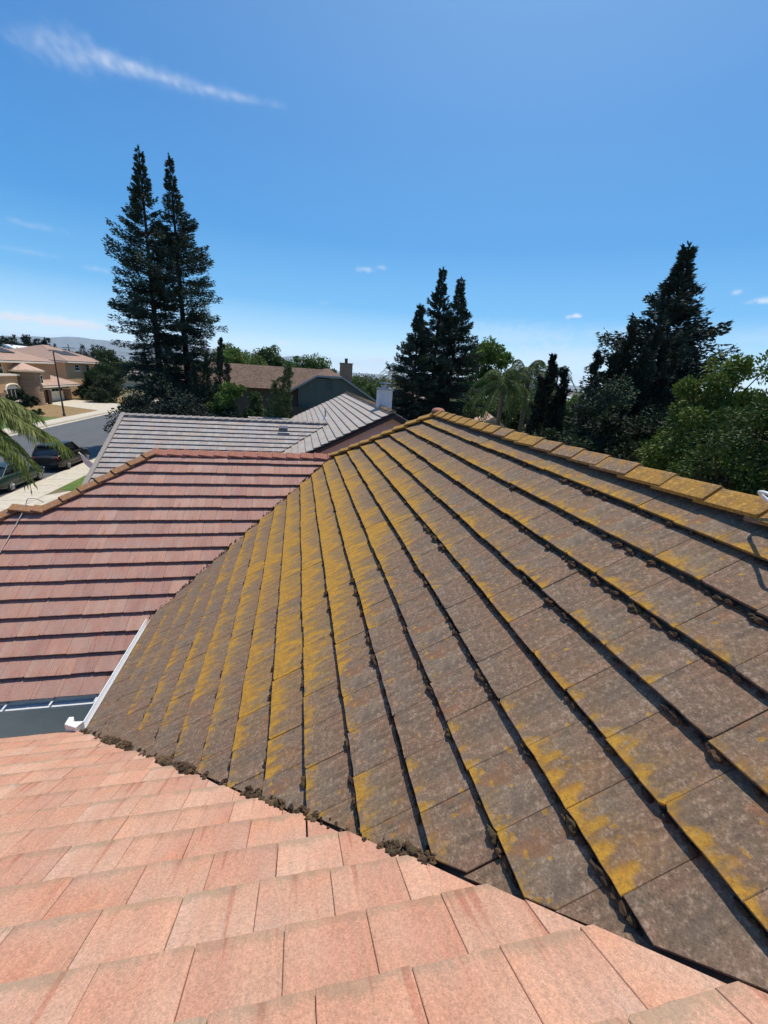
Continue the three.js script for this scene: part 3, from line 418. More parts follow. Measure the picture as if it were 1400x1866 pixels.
function redwood(label, base, H, Rad, seed, o = {}) {
  const R = rng(seed), t = thing('redwood_tree', label, 'tree', V(base.x, 0, base.z), o.group), L = new Leaves(), wood = [], col = o.col || [0.028, 0.05, 0.029], lean = o.lean || [0, 0], dens = o.dens || 1, low = o.low ?? 0.05;
  const P = (h) => V(lean[0] * (h / H) ** 1.5, h, lean[1] * (h / H) ** 1.5), rad = (h) => Math.max(0.02, 0.024 * H * 0.62 * (1 - h / H) ** 0.9 + 0.015);
  for (let i = 0; i < 12; i++) wood.push(cyl(P(H * i / 12), P(H * (i + 1) / 12), rad(H * i / 12), rad(H * (i + 1) / 12), 9));
  const trunk = mesh('trunk', merge(wood), redBark, t); const limbs = [];
  let h = H * low;
  while (h < H * 0.985) {
    const f = h / H, prof = Math.min(o.cap || 0.74, Math.pow(1 - f, o.pow || 0.62)) * (0.8 + 0.4 * vn(f * 11, 0.5, seed)) * (f < 0.12 ? 0.85 : 1) * Math.min(1, 0.22 + (1 - f) * 2.4);
    const az = R() * 6.2832, len = Math.max(0.22, Rad * prof * lerp(0.6, 1.12, R())), rise = lerp(-0.22, 0.75, f ** 1.2) + (R() - 0.5) * 0.38, p0 = P(h);
    const d = V(Math.cos(az), rise, Math.sin(az)).normalize(), side = V(-Math.sin(az), 0, Math.cos(az));
    const droop = len * lerp(0.2, 0.05, f), at = (s) => p0.clone().addScaledVector(d, len * s).add(V(0, -droop * s * s + (s > 0.75 ? (s - 0.75) * len * 0.25 : 0), 0));
    if (len > 0.8) limbs.push(cyl(p0, at(0.8), Math.min(0.07, 0.012 * len + 0.012), 0.008, 4));
    const n = Math.round(len * (62 * dens) * (0.7 + 0.5 * R()) + 10), wid = Math.min(0.75, 0.2 + len * 0.17);
    const gapA = R() * 0.35;
    for (let i = 0; i < n; i++) {
      const s = Math.pow(lerp(gapA * 0.6, 1.02, R()), 0.72), c = at(s), w = wid * (1.1 - 0.55 * s) * (R() + R() - 1) * 1.25, dz = (R() - 0.5) * wid * 0.68;
      c.addScaledVector(side, w); c.y += dz - Math.abs(w) * 0.22;
      const dir = d.clone().multiplyScalar(0.55 + R() * 0.6).addScaledVector(side, Math.sign(w) * (0.5 + R() * 0.5)).add(V((R() - 0.5) * 0.5, (R() - 0.62) * 0.8, (R() - 0.5) * 0.5)).normalize();
      L.any(R, c.x, c.y, c.z, dir, lerp(0.2, 0.42, R()) * (o.leaf || 1), lerp(0.07, 0.13, R()) * (o.leaf || 1), vary(col, R, 0.4));
    }
    h += H / (o.branches || 240) * lerp(0.5, 1.5, R()) * (f > 0.85 ? 0.7 : 1);
  }
  for (let i = 0; i < 40; i++) { const hh = H * lerp(0.955, 1.0, R()), p = P(hh); L.any(R, p.x, p.y, p.z, V((R() - 0.5) * 0.9, 1, (R() - 0.5) * 0.9).normalize(), 0.3, 0.07, vary(col, R)); }
  mesh('branches', merge(limbs), redBark, trunk); mesh('crown', L.geo(), needleMat, t); return t;
}
// broad crown of clumps; shape: list of [x, y, z, r] lobes relative to the base
function broadleaf(name, label, category, base, lobes, o = {}) {
  const R = rng(o.seed || 1), t = thing(name, label, category, V(base.x, 0, base.z), o.group), L = new Leaves(), wood = [], col = o.col || [0.05, 0.085, 0.02], leaf = o.leaf || 0.22;
  const top = Math.max(...lobes.map((l) => l[1])), th = o.trunk ?? top * 0.45, tr = o.tr || 0.05 + top * 0.018;
  wood.push(cyl(V(0, 0, 0), V(0.06, th * 0.5, 0.03), tr, tr * 0.85, 8), cyl(V(0.06, th * 0.5, 0.03), V(0, th, 0), tr * 0.85, tr * 0.7, 8));
  for (const [x, y, z, r] of lobes) {
    wood.push(cyl(V(0, Math.min(th * 0.95, y * 0.8), 0), V(x, y - r * 0.2, z), tr * 0.45, tr * 0.12, 5));
    const nc = Math.max(5, Math.round((o.clumps || 16) * r * r / 4)), cr = r * (o.cr || 0.36);
    for (let k = 0; k < nc; k++) {
      const u = unit(R); if (u.y < -0.55) u.y *= 0.4; const q = Math.pow(R(), 0.4) * (r - cr * 0.55), cx = x + u.x * q, cy = y + u.y * q * (o.flat || 0.9), cz = z + u.z * q, rr = cr * lerp(0.6, 1.25, R());
      wood.push(cyl(V(x, y - r * 0.2, z), V(cx, cy, cz), tr * 0.13, tr * 0.04 + 0.004, 3));
      const nl = Math.round((o.leaves || 150) * lerp(0.6, 1.2, R())), tone = vary(col, R, o.tone ?? 0.28);
      for (let i = 0; i < nl; i++) {
        const w = unit(R), s = Math.pow(R(), 0.45) * rr; const px = cx + w.x * s, py = cy + w.y * s * 0.8, pz = cz + w.z * s;
        const d = w.clone().multiplyScalar(0.8).add(V((R() - 0.5) * 1.4, (R() - 0.6) * 1.2 + (o.up || 0), (R() - 0.5) * 1.4)).normalize();
        L.any(R, px, py, pz, d, leaf * lerp(0.7, 1.3, R()), leaf * lerp(0.4, 0.7, R()) * (o.thin || 1), vary(tone, R, 0.22));
      }
    }
  }
  mesh('trunk', merge(wood), barkMat, t); mesh('crown', L.geo(), o.mat || leafMat, t); return t;
}
const lobesFor = (R, n, y0, y1, w, r0, r1, depth = w) => Array.from({ length: n }, (_, i) => { const f = (i + 0.5) / n, y = lerp(y0, y1, f), taper = Math.sqrt(Math.max(0.12, 1 - (2 * Math.abs(f - 0.42)) ** 2)); return [(R() - 0.5) * 2 * w * taper, y, (R() - 0.5) * 2 * depth * taper, lerp(r0, r1, R())]; });
// upright conifers made of flame-shaped spires
function spires(name, label, base, list, o = {}) {
  const R = rng(o.seed || 3), t = thing(name, label, 'tree', V(base.x, 0, base.z), o.group), L = new Leaves(), wood = [], col = o.col || [0.018, 0.032, 0.017];
  for (const [x, z, y0, y1, r, lx, lz] of list) {
    const tip = V(x + (lx || 0), y1, z + (lz || 0)), bot = V(x * 0.4, 0, z * 0.4), mid = V(x, y0, z); wood.push(cyl(bot, mid, 0.07, 0.05, 6), cyl(mid, tip, 0.05, 0.008, 5));
    const H = y1 - y0, nt = Math.round(H * 7 + 6);
    for (let q = 0; q < nt; q++) {
      const f = Math.pow((q + R()) / nt, 0.9), pr = r * Math.pow(1 - f, 0.7) * Math.min(1, 0.4 + f * 5) * lerp(0.35, 1.15, R()), a = R() * 6.2832, c = mid.clone().lerp(tip, f).add(V(Math.cos(a) * pr * 0.7, 0, Math.sin(a) * pr * 0.7));
      const out = V(Math.cos(a) * 0.7, 1.0, Math.sin(a) * 0.7).normalize(), tl = lerp(0.35, 0.75, R()) * (0.5 + r * 0.6) * (1 - 0.45 * f), tr = tl * lerp(0.3, 0.46, R()), n = Math.round((o.n || 520) * 0.16 * lerp(0.7, 1.3, R()) * (0.6 + tl)), tone = vary(col, R, 0.3);
      for (let i = 0; i < n; i++) { const s = R(), w = unit(R), k = tr * Math.sqrt(1 - s * 0.85) * Math.pow(R(), 0.4), p = c.clone().addScaledVector(out, tl * s).addScaledVector(w, k), d = out.clone().addScaledVector(w, 0.7).normalize(); L.any(R, p.x, p.y, p.z, d, lerp(0.1, 0.22, R()) * (o.leaf || 1), lerp(0.04, 0.075, R()) * (o.leaf || 1), vary(tone, R, 0.3)); }
    }
    const core = Math.round(H * r * (o.n || 520) * 0.45); for (let i = 0; i < core; i++) { const f = R(), pr = r * Math.pow(1 - f, 0.75) * 0.7 * Math.pow(R(), 0.5), a = R() * 6.2832, c = mid.clone().lerp(tip, f).add(V(Math.cos(a) * pr, 0, Math.sin(a) * pr)), d = V(Math.cos(a) * 0.8, 0.9, Math.sin(a) * 0.8).add(unit(R).multiplyScalar(0.5)).normalize(); L.any(R, c.x, c.y, c.z, d, lerp(0.14, 0.3, R()) * (o.leaf || 1), lerp(0.05, 0.09, R()) * (o.leaf || 1), vary(col, R, 0.4)); }
  }
  mesh('trunk', merge(wood), barkMat, t); mesh('crown', L.geo(), needleMat, t); return t;
}
// one feather frond as leaflets along an arching rib
function frond(L, ribs, R, p0, az, el, len, sag, col, leafLen, dens = 26) {
  const d = V(Math.cos(az) * Math.cos(el), Math.sin(el), Math.sin(az) * Math.cos(el)), side = V(-Math.sin(az), 0, Math.cos(az)), at = (s) => p0.clone().addScaledVector(d, len * s).add(V(0, -sag * s * s * (0.6 + 0.8 * s), 0)), pts = [0, 0.2, 0.4, 0.6, 0.8, 1].map(at);
  ribs.push(new THREE.TubeGeometry(new THREE.CatmullRomCurve3(pts), 10, 0.014, 4));
  const n = Math.round(len * dens);
  for (let i = 0; i < n; i++) { const s = lerp(0.12, 1, (i + R() * 0.6) / n), c = at(s), ahead = at(Math.min(1.02, s + 0.03)).sub(at(s - 0.03)).normalize(), ll = leafLen * Math.sin(Math.min(1, 0.25 + s * 0.9) * 2.2) * lerp(0.8, 1.15, R()) + 0.08;
    for (const k of [-1, 1]) { const dir = side.clone().multiplyScalar(k * (0.75 + 0.2 * R())).addScaledVector(ahead, 0.75).add(V((R() - 0.5) * 0.35, -0.35 - 0.45 * R() + 0.25 * (R() - 0.5), (R() - 0.5) * 0.35)).normalize(), m = c.clone().addScaledVector(dir, ll * 0.6), d2 = dir.clone().add(V(0, -0.9, 0)).normalize(), cc = vary(col, R, 0.3);
      L.any(R, c.x, c.y, c.z, dir, ll * 0.72, 0.04, cc); L.any(R, m.x, m.y, m.z, d2, ll * 0.5, 0.034, cc); } }
}
function palm(label, base, H, n, len, o = {}) {
  const R = rng(o.seed || 9), t = thing('palm_tree', label, 'palm', V(base.x, 0, base.z), o.group), L = new Leaves(), ribs = [], wood = []; const col = o.col || [0.07, 0.1, 0.03];
  for (let i = 0; i < 8; i++) wood.push(cyl(V(0, H * i / 8, 0), V(0, H * (i + 1) / 8, 0), 0.17, 0.155, 9)); mesh('trunk', merge(wood), palmBark, t);
  for (let i = 0; i < n; i++) { const az = (o.az0 || 0) + i * 2.399 + (R() - 0.5) * 0.3, el = lerp(-0.15, 1.25, (i + 0.5) / n), l = len * lerp(0.8, 1.1, R()); frond(L, ribs, R, V(0, H, 0), az, el, l, l * lerp(0.75, 0.4, (i + 0.5) / n) * (o.sag || 1), col, o.leafLen || 0.5, o.dens || 20); }
  if (o.extra) for (const a of o.extra) frond(L, ribs, R, V(0, H, 0), ...a);
  const cr = mesh('crown', L.geo(), leafMat, t); mesh('ribs', merge(ribs), std(0x6f7a35, 0.8), cr); return t;
}

// ---------------------------------------------------------------- other houses
// stepped tile courses over a roof outline (3D corner list), one mesh
function coursedRoof(name, P, mat, parent, e = 0.35, t = 0.03, drop = 0.06) {
  const fr = frameOf(P), gs = []; let b1 = 0, a0 = 1e9, a1 = -1e9; for (const [a, b] of fr.poly) { b1 = Math.max(b1, b); a0 = Math.min(a0, a); a1 = Math.max(a1, a); }
  for (let b = 0; b < b1; b += e) { const r = clipRect(fr.poly, a0, a1, b, b + e + 0.02); if (r.length < 3) continue; const g = slab(r, (y) => 2 * t - (y - b) * t / e, t, { u0: b * 3.1, us: TU, tail: b, vs: TV }, 0.003); if (g) gs.push(g); }
  const m = mesh(name, merge(gs), mat, parent), O = fr.O.clone().addScaledVector(fr.n, -drop); m.position.copy(O); m.quaternion.setFromRotationMatrix(new THREE.Matrix4().makeBasis(fr.a, fr.b, fr.n)); return m;
}
function flatRoof(name, P, mat, parent, th = 0.1) { const fr = frameOf(P), m = mesh(name, worldUV(flatPoly(fr.poly, 0, th)), mat, parent); m.position.copy(fr.O); m.quaternion.setFromRotationMatrix(new THREE.Matrix4().makeBasis(fr.a, fr.b, fr.n)); return m; }
function prism(pts, z0, z1) { const g = new THREE.ExtrudeGeometry(new THREE.Shape(pts.map(([x, y]) => new THREE.Vector2(x, y))), { depth: z1 - z0, bevelEnabled: false }); g.translate(0, 0, z0); return worldUV(g); }
function prismX(pts, x0, x1) { const g = new THREE.ExtrudeGeometry(new THREE.Shape(pts.map(([z, y]) => new THREE.Vector2(-z, y))), { depth: x1 - x0, bevelEnabled: false }); g.rotateY(Math.PI / 2); g.translate(x0, 0, 0); return worldUV(g); }
const paint = { white: std(0xd9d8d2, 0.6), cream: grainMat([206, 192, 164], 0.06, 6, 801), glass: new THREE.MeshPhysicalMaterial({ color: 0x1b2226, roughness: 0.08, metalness: 0 }), darkTrim: std(0x3a322e, 0.8), pinkStucco: grainMat([212, 186, 174], 0.08, 20, 803), greenGrey: grainMat([96, 104, 96], 0.07, 14, 805), fasciaGrey: std(0x9aa09c, 0.7), chimneyWhite: grainMat([196, 198, 202], 0.07, 10, 807), steel: std(0x9a9ca0, 0.35, { metalness: 0.8 }) };

{ // next-door house with the grey tile roof
  const g = thing('neighbour_house', 'next-door house with pale grey flat tile roof, pink gable and white chimney', 'house');
  const T = 0.5, zr = -22, yr = 4.96, xl = -8.15, x0 = 1.58, xr = 3.9, yr2 = yr - 0.04 + (xr - x0) * T, zn = -17.1, zf = -34.6, ye = 2.55, t = 0.05;
  const zE = zr + (yr - ye) / T;
  const f1 = frameOf([V(xl, ye, zE), V(x0 - (yr - ye) / T, ye, zE), V(x0, yr, zr), V(xl, yr, zr)]), p1 = deckPart('front_roof_slope', f1, deckMat, g, 2 * t); p1.userData.label = 'grey slope facing the red roof';
  layTiles({ fr: f1, e: 0.345, k0: 0.1, w: 0.33, t, mats: greyMats, part: p1, partName: 'grey_roof_tile', restName: 'further_grey_tiles', seed: 41, jig: 0.003, gap: 0.003, pick: (k, P, R) => (R() < 0.6 ? 0 : 1) });
  const f2 = frameOf([V(xr - (yr2 - ye) / T, ye, zn), V(xr, yr2, zn), V(xr, yr2, zf), V(xr - (yr2 - ye) / T, ye, zf)]), p2 = deckPart('side_roof_slope', f2, deckMat, g, 2 * t); p2.userData.label = 'sunlit warm grey slope with courses running away';
  layTiles({ fr: f2, e: 0.345, k0: 0.3, w: 0.33, t, mats: greyMats, part: p2, partName: 'warm_grey_roof_tile', restName: 'further_warm_grey_tiles', seed: 43, jig: 0.003, gap: 0.003, pick: () => 1 });
  coursedRoof('rear_roof_slope', [V(xl, yr, zr), V(x0, yr, zr), V(x0 - 4.8, ye, zr - 4.8), V(xl, ye, zr - 4.8)], greyMats[0], g);
  coursedRoof('far_roof_slope', [V(xr, yr2, zn), V(xr + 7, yr2 - 3.5, zn), V(xr + 7, yr2 - 3.5, zf), V(xr, yr2, zf)], greyMats[1], g);
  const zw = -33; coursedRoof('wing_roof', [V(-3.6, 3.9, zw), V(-0.6, 3.9, zw), V(-2.2, 2.5, zw + 2.8), V(-3.6, 2.5, zw + 2.8)], greyMats[0], g);
  coursedRoof('wing_roof', [V(-3.6, 3.9, zw), V(-0.6, 3.9, zw), V(-0.6, 3.2, zw - 1.4), V(-3.6, 3.2, zw - 1.4)], greyMats[0], g);
  const wr = mesh('wing_ridge', cyl(V(-3.6, 3.86, zw), V(-0.6, 3.86, zw), 0.03, 0.03, 5), deckMat, g); layCaps(wr, 'ridge_tile', V(-3.65, 3.9, zw), V(-0.7, 3.9, zw), 0.46, greyCapMat, { seed: 51, leg: 0.15 });
  const rg = mesh('ridge', cyl(V(xl, yr - 0.06, zr), V(x0, yr - 0.06, zr), 0.03, 0.03, 5), deckMat, g); layCaps(rg, 'ridge_tile', V(x0 - 0.1, yr, zr), V(xl - 0.05, yr, zr), 0.46, greyCapMat, { seed: 52, leg: 0.16 });
  const rg2 = mesh('ridge', cyl(V(xr, yr2 - 0.06, zn), V(xr, yr2 - 0.06, zf), 0.03, 0.03, 5), deckMat, g); layCaps(rg2, 'ridge_tile', V(xr, yr2, zn - 0.06), V(xr, yr2, zf), 0.46, ochreCapMat, { seed: 53, leg: 0.16 }); rg2.userData.label = 'ridge with weathered ochre tiles';
  // rake tiles down the street end
  const rk = mesh('rake', prismX([[zr, yr - 0.12], [zE, ye - 0.12], [zE, ye - 0.26], [zr, yr - 0.26]].map((p) => p), xl - 0.04, xl + 0.02), paint.darkTrim, g), d1 = V(0, -(yr - ye), zE - zr), RL = d1.length(); d1.normalize(); const side = V(1, 0, 0), up = V(0, 1, 0).addScaledVector(d1, -d1.y).normalize(); const rkG = new THREE.BoxGeometry(0.17, 0.035, 0.4); rkG.translate(0, 0, -0.2);
  for (let s = 0.35; s < RL; s += 0.345) { const m = mesh('rake_tile', rkG, greyCapMat, rk); m.position.copy(V(xl + 0.03, yr, zr)).addScaledVector(d1, s).addScaledVector(up, 0.03); m.quaternion.setFromRotationMatrix(new THREE.Matrix4().makeBasis(up.clone().cross(d1), up, d1)); m.rotateX(0.07); }
  // gable end toward the viewer
  const xe = xr - (yr2 - ye) / T;
  mesh('gable_wall', prism([[xe + 0.6, 0], [xr + 7, 0], [xr + 7, yr2 - 3.5 - 0.15], [xr, yr2 - 0.15], [xe + 0.6, ye + 0.15]], zn - 0.75, zn - 0.55), paint.pinkStucco, g);
  const bar = (a, b, th, z0, z1) => prism([[a[0], a[1]], [b[0], b[1]], [b[0], b[1] - th], [a[0], a[1] - th]], z0, z1);
  mesh('bargeboard', bar([xe - 0.1, ye - 0.1], [xr, yr2 - 0.05], 0.26, zn - 0.06, zn), paint.darkTrim, g); mesh('bargeboard', bar([xr, yr2 - 0.05], [xr + 7, yr2 - 3.55], 0.26, zn - 0.06, zn), paint.darkTrim, g);
  mesh('wall', box(xl + 0.4, xe + 0.8, 0, ye - 0.02, zE - 0.7, zE - 0.5), paint.pinkStucco, g); mesh('wall', prismX([[zE - 0.5, 0], [zE - 0.5, ye], [zr, yr - 0.2], [zr - 4.6, ye - 0.1], [zr - 4.6, 0]], xl + 0.4, xl + 0.6), paint.pinkStucco, g);
  mesh('wall', box(-4, xr + 6, 0, 2.6, zf + 0.2, zf + 0.4), paint.pinkStucco, g);
  const fg = mesh('fascia_gutter', box(xl, xe, ye - 0.2, ye - 0.06, zE - 0.02, zE + 0.08), paint.white, g);
  // chimney right of the ridge
  const c0 = atZ(690, 745, -19.6), c1 = atZ(716, 710, -19.6), ch = mesh('chimney', box(c0.x, c1.x, 1, c1.y - 0.05, -20.3, -19.6), paint.chimneyWhite, g); ch.userData.label = 'boxy white chimney with a steel cap';
  mesh('chimney_collar', box(c0.x - 0.04, c1.x + 0.04, c1.y - 0.05, c1.y + 0.03, -20.34, -19.56), paint.steel, ch);
  const cx = (c0.x + c1.x) / 2; mesh('flue', cyl(V(cx, c1.y, -19.95), V(cx, c1.y + 0.16, -19.95), 0.19, 0.19, 14), paint.steel, ch); mesh('flue_cap', cyl(V(cx, c1.y + 0.24, -19.95), V(cx, c1.y + 0.28, -19.95), 0.27, 0.25, 16), paint.steel, ch);
  for (const a of [0, 1.57, 3.14, 4.71]) mesh('cap_post', cyl(V(cx + 0.18 * Math.cos(a), c1.y + 0.14, -19.95 + 0.18 * Math.sin(a)), V(cx + 0.18 * Math.cos(a), c1.y + 0.26, -19.95 + 0.18 * Math.sin(a)), 0.012, 0.012, 5), paint.steel, ch);
  // roof vents
  const onF = (f, px, py) => { const d = ray(px, py), k = f.n.dot(f.O.clone().sub(EYE)) / f.n.dot(d); return EYE.clone().addScaledVector(d, k); };
  const v1 = onF(f2, 593, 762), pipe = mesh('vent_pipe', cyl(v1.clone().add(V(0, -0.1, 0)), v1.clone().add(V(0, 0.52, 0)), 0.045, 0.045, 10), paint.steel, g); mesh('pipe_cap', cyl(v1.clone().add(V(0, 0.5, 0)), v1.clone().add(V(0, 0.6, 0)), 0.08, 0.05, 10), paint.white, pipe); const fl = mesh('pipe_flashing', cyl(v1.clone().add(V(0, -0.06, 0)), v1.clone().add(V(0, 0.1, 0)), 0.14, 0.05, 10), paint.white, pipe);
  const v2 = onF(f1, 517, 783), dv = mesh('dormer_vent', prismX([[0.0 + v2.z - 0.22, v2.y + 0.16], [v2.z + 0.2, v2.y + 0.1], [v2.z + 0.2, v2.y - 0.12], [v2.z - 0.22, v2.y]], v2.x - 0.2, v2.x + 0.2), std(0x4a5058, 0.5), g); mesh('vent_flashing', box(v2.x - 0.26, v2.x + 0.3, v2.y - 0.13, v2.y - 0.09, v2.z + 0.2, v2.z + 0.34), paint.white, dv);
}
{ // gable house with brown shingles beyond
  const g = thing('gable_house', 'grey green gable house with brown shingle roof and tan chimney', 'house'), z = -52, Y = (px, py) => atZ(px, py, z), off = (cx, cy) => [cx / 4.375 + 420, cy / 4.375 + 640];
  const shingle = new THREE.MeshStandardMaterial({ map: tex(512, 512, (u, v, i, j) => { const c = hash(Math.floor(u * 26 + hash(Math.floor(v * 40), 1, 5) * 9), Math.floor(v * 40), 811), g2 = hash(i, j, 3), n = fbm(u * 5, v * 5, 815, 3); const k = 0.75 + 0.4 * c + 0.15 * (g2 - 0.5) + 0.2 * (n - 0.5); return [112 * k, 92 * k, 78 * k]; }), roughness: 1 }); shingle.map.repeat.set(0.25, 0.25);
  const eL = Y(...off(480, 305)), pL = Y(...off(690, 192)), pR = Y(...off(895, 212)), eR = Y(...off(1190, 420)), T = Math.tan(0.535), xc = (pL.x + pR.x) / 2, yk = pL.y + (xc - pL.x) * T;
  const yl = (x) => yk - Math.abs(x - xc) * T, zb = z - 14, zk = z - 3.2;
  mesh('gable_wall', prism([[eL.x + 0.9, 0], [eR.x + 1, 0], [eR.x + 1, yl(eR.x + 1) - 0.2], [pR.x, pR.y - 0.22], [pL.x, pR.y - 0.22], [eL.x + 0.9, yl(eL.x + 0.9) - 0.2]], z - 0.5, z - 0.3), paint.greenGrey, g);
  flatRoof('roof_slope', [V(eL.x, yl(eL.x), z), V(pL.x, yl(pL.x), z), V(xc, yk, zk), V(xc, yk, zb), V(eL.x, yl(eL.x), zb)], shingle, g); flatRoof('roof_slope', [V(eR.x + 1.4, yl(eR.x + 1.4), z), V(pR.x, yl(pR.x), z), V(xc, yk, zk), V(xc, yk, zb), V(eR.x + 1.4, yl(eR.x + 1.4), zb)], shingle, g);
  flatRoof('clipped_gable', [V(pL.x, yl(pL.x), z), V(pR.x, yl(pR.x), z), V(xc, yk, zk)], shingle, g);
  const bar = (a, b, th) => mesh('bargeboard', prism([[a.x, a.y + 0.02], [b.x, b.y + 0.02], [b.x, b.y - th], [a.x, a.y - th]], z, z + 0.06), paint.fasciaGrey, g); bar(V(eL.x, yl(eL.x)), V(pL.x, yl(pL.x)), 0.24); bar(V(pL.x, yl(pL.x)), V(pR.x, yl(pR.x)), 0.2); bar(V(pR.x, yl(pR.x)), V(eR.x + 1.4, yl(eR.x + 1.4)), 0.24);
  const rl = Y(...off(0, 95)), zrg = z - 5.0, yrg = atZ(...off(0, 95), zrg).y; // long wing to the left, its slope toward the viewer
  flatRoof('wing_roof', [V(-13.5, yrg, zrg), V(xc, yrg, zrg), V(xc, yrg - 4.4 * 0.59, zrg + 4.4), V(-13.5, yrg - 4.4 * 0.59, zrg + 4.4)], shingle, g); flatRoof('wing_roof', [V(-13.5, yrg, zrg), V(xc, yrg, zrg), V(xc, yrg - 3.6, zrg - 6), V(-13.5, yrg - 3.6, zrg - 6)], shingle, g);
  mesh('wall', box(-13, eL.x + 1, 0, yrg - 2.4, zrg + 3.2, zrg + 3.5), grainMat([92, 84, 74], 0.1, 10, 821), g);
  mesh('porch_wall', box(eL.x + 0.1, eL.x + 2.2, 0, 3.4, z + 0.1, z + 0.3), grainMat([82, 76, 70], 0.1, 10, 823), g);
  const v = Y(...off(793, 268)); const vent = mesh('gable_vent', box(v.x - 0.3, v.x + 0.3, v.y - 0.6, v.y + 0.6, z - 0.3, z - 0.24), std(0x4a5350, 0.8), g); for (let k = 0; k < 6; k++) mesh('louvre', box(v.x - 0.27, v.x + 0.27, v.y - 0.52 + k * 0.18, v.y - 0.42 + k * 0.18, z - 0.24, z - 0.2), paint.greenGrey, vent);
  for (let k = 0; k < 9; k++) { const x = lerp(eL.x + 2, eR.x - 1, k / 8); mesh('batten', box(x, x + 0.05, 0, Math.min(pR.y, yl(x)) - 0.3, z - 0.3, z - 0.27), paint.greenGrey, g); }
  const c0 = atZ(...off(878, 200), zk - 3), c1 = atZ(...off(975, 105), zk - 3), ch = mesh('chimney', box(c0.x, c1.x, 2, c1.y, zk - 4.4, zk - 3), grainMat([150, 128, 104], 0.1, 12, 825), g); mesh('chimney_crown', box(c0.x - 0.06, c1.x + 0.06, c1.y, c1.y + 0.12, zk - 4.46, zk - 2.94), grainMat([130, 112, 92], 0.1, 12, 827), ch); mesh('chimney_pot', cyl(V((c0.x + c1.x) / 2, c1.y + 0.1, zk - 3.7), V((c0.x + c1.x) / 2, c1.y + 0.7, zk - 3.7), 0.2, 0.22, 10), std(0x5d4a40, 0.8), ch);
  mesh('wall', box(eR.x, eR.x + 0.2, 0, 3.6, zb, z - 0.4), paint.greenGrey, g);
}
// two-storey houses across the street; fronts face +x
const stuccoTan = grainMat([178, 140, 100], 0.07, 10, 831), stuccoWarm = grainMat([198, 160, 118], 0.07, 10, 833), stone = new THREE.MeshStandardMaterial({ map: tex(512, 512, (u, v, i, j) => { const row = Math.floor(v * 22), c = hash(Math.floor(u * 12 + hash(row, 2, 7) * 4), row, 835), n = fbm(u * 30, v * 30, 837, 3); const k = 0.72 + 0.45 * c + 0.3 * (n - 0.5); return [148 * k, 122 * k, 98 * k]; }), roughness: 1 }), tanTile = [new THREE.MeshStandardMaterial({ map: washedTex([196, 168, 150], [180, 150, 132], [136, 112, 98], 0.8, 841), roughness: 0.95 })][0], trim = std(0xe3d9c4, 0.7), solar = new THREE.MeshPhysicalMaterial({ color: 0x12161c, roughness: 0.6 });
stone.map.repeat.set(0.4, 0.4);
function hipRoof(parent, x0, x1, z0, z1, ye, slope, mat, axis) {       // eave rectangle, ridge along z or x
  const w = (axis === 'z' ? x1 - x0 : z1 - z0) / 2, yr = ye + w * slope; const A = axis === 'z' ? V((x0 + x1) / 2, yr, z0 + w) : V(x0 + w, yr, (z0 + z1) / 2), B = axis === 'z' ? V((x0 + x1) / 2, yr, z1 - w) : V(x1 - w, yr, (z0 + z1) / 2);
  const c = [V(x0, ye, z0), V(x1, ye, z0), V(x1, ye, z1), V(x0, ye, z1)], r = [];
  const f = axis === 'z' ? [[c[0], c[1], A], [c[1], c[2], B, A], [c[2], c[3], B], [c[3], c[0], A, B]] : [[c[0], c[1], B, A], [c[1], c[2], B], [c[2], c[3], A, B], [c[3], c[0], A]];
  for (const P of f) r.push(coursedRoof('roof_slope', P, mat, parent, 0.4, 0.05, 0.02));
  const rid = mesh('ridge', cyl(A, B, 0.14, 0.14, 8), mat, parent); for (const [p, q] of axis === 'z' ? [[A, c[0]], [A, c[1]], [B, c[2]], [B, c[3]]] : [[A, c[0]], [B, c[1]], [B, c[2]], [A, c[3]]]) mesh('hip', cyl(p, q, 0.12, 0.12, 6), mat, parent);
  mesh('fascia', box(x0, x1, ye - 0.28, ye - 0.04, z0, z0 + 0.08), trim, parent); mesh('fascia', box(x0, x1, ye - 0.28, ye - 0.04, z1 - 0.08, z1), trim, parent); mesh('fascia', box(x1 - 0.08, x1, ye - 0.28, ye - 0.04, z0 + 0.08, z1 - 0.08), trim, parent); mesh('soffit', box(x0 + 0.02, x1 - 0.1, ye - 0.2, ye - 0.1, z0 + 0.1, z1 - 0.1), trim, parent);
  return { A, B };
}
function windowX(parent, x, z0, z1, y0, y1, nz = 2, ny = 2) {            // window in a wall facing +x
  const w = mesh('window', box(x - 0.02, x + 0.05, y0, y1, z0, z1), trim, parent); const cz = (z1 - z0 - 0.12) / nz, cy = (y1 - y0 - 0.12) / ny;
  for (let i = 0; i < nz; i++) for (let j = 0; j < ny; j++) mesh('pane', box(x + 0.05, x + 0.062, y0 + 0.06 + j * cy + 0.03, y0 + 0.06 + (j + 1) * cy - 0.03, z0 + 0.06 + i * cz + 0.03, z0 + 0.06 + (i + 1) * cz - 0.03), paint.glass, w);
  mesh('sill', box(x, x + 0.22, y0 - 0.16, y0 - 0.001, z0 - 0.2, z1 + 0.2), trim, w); return w;
}
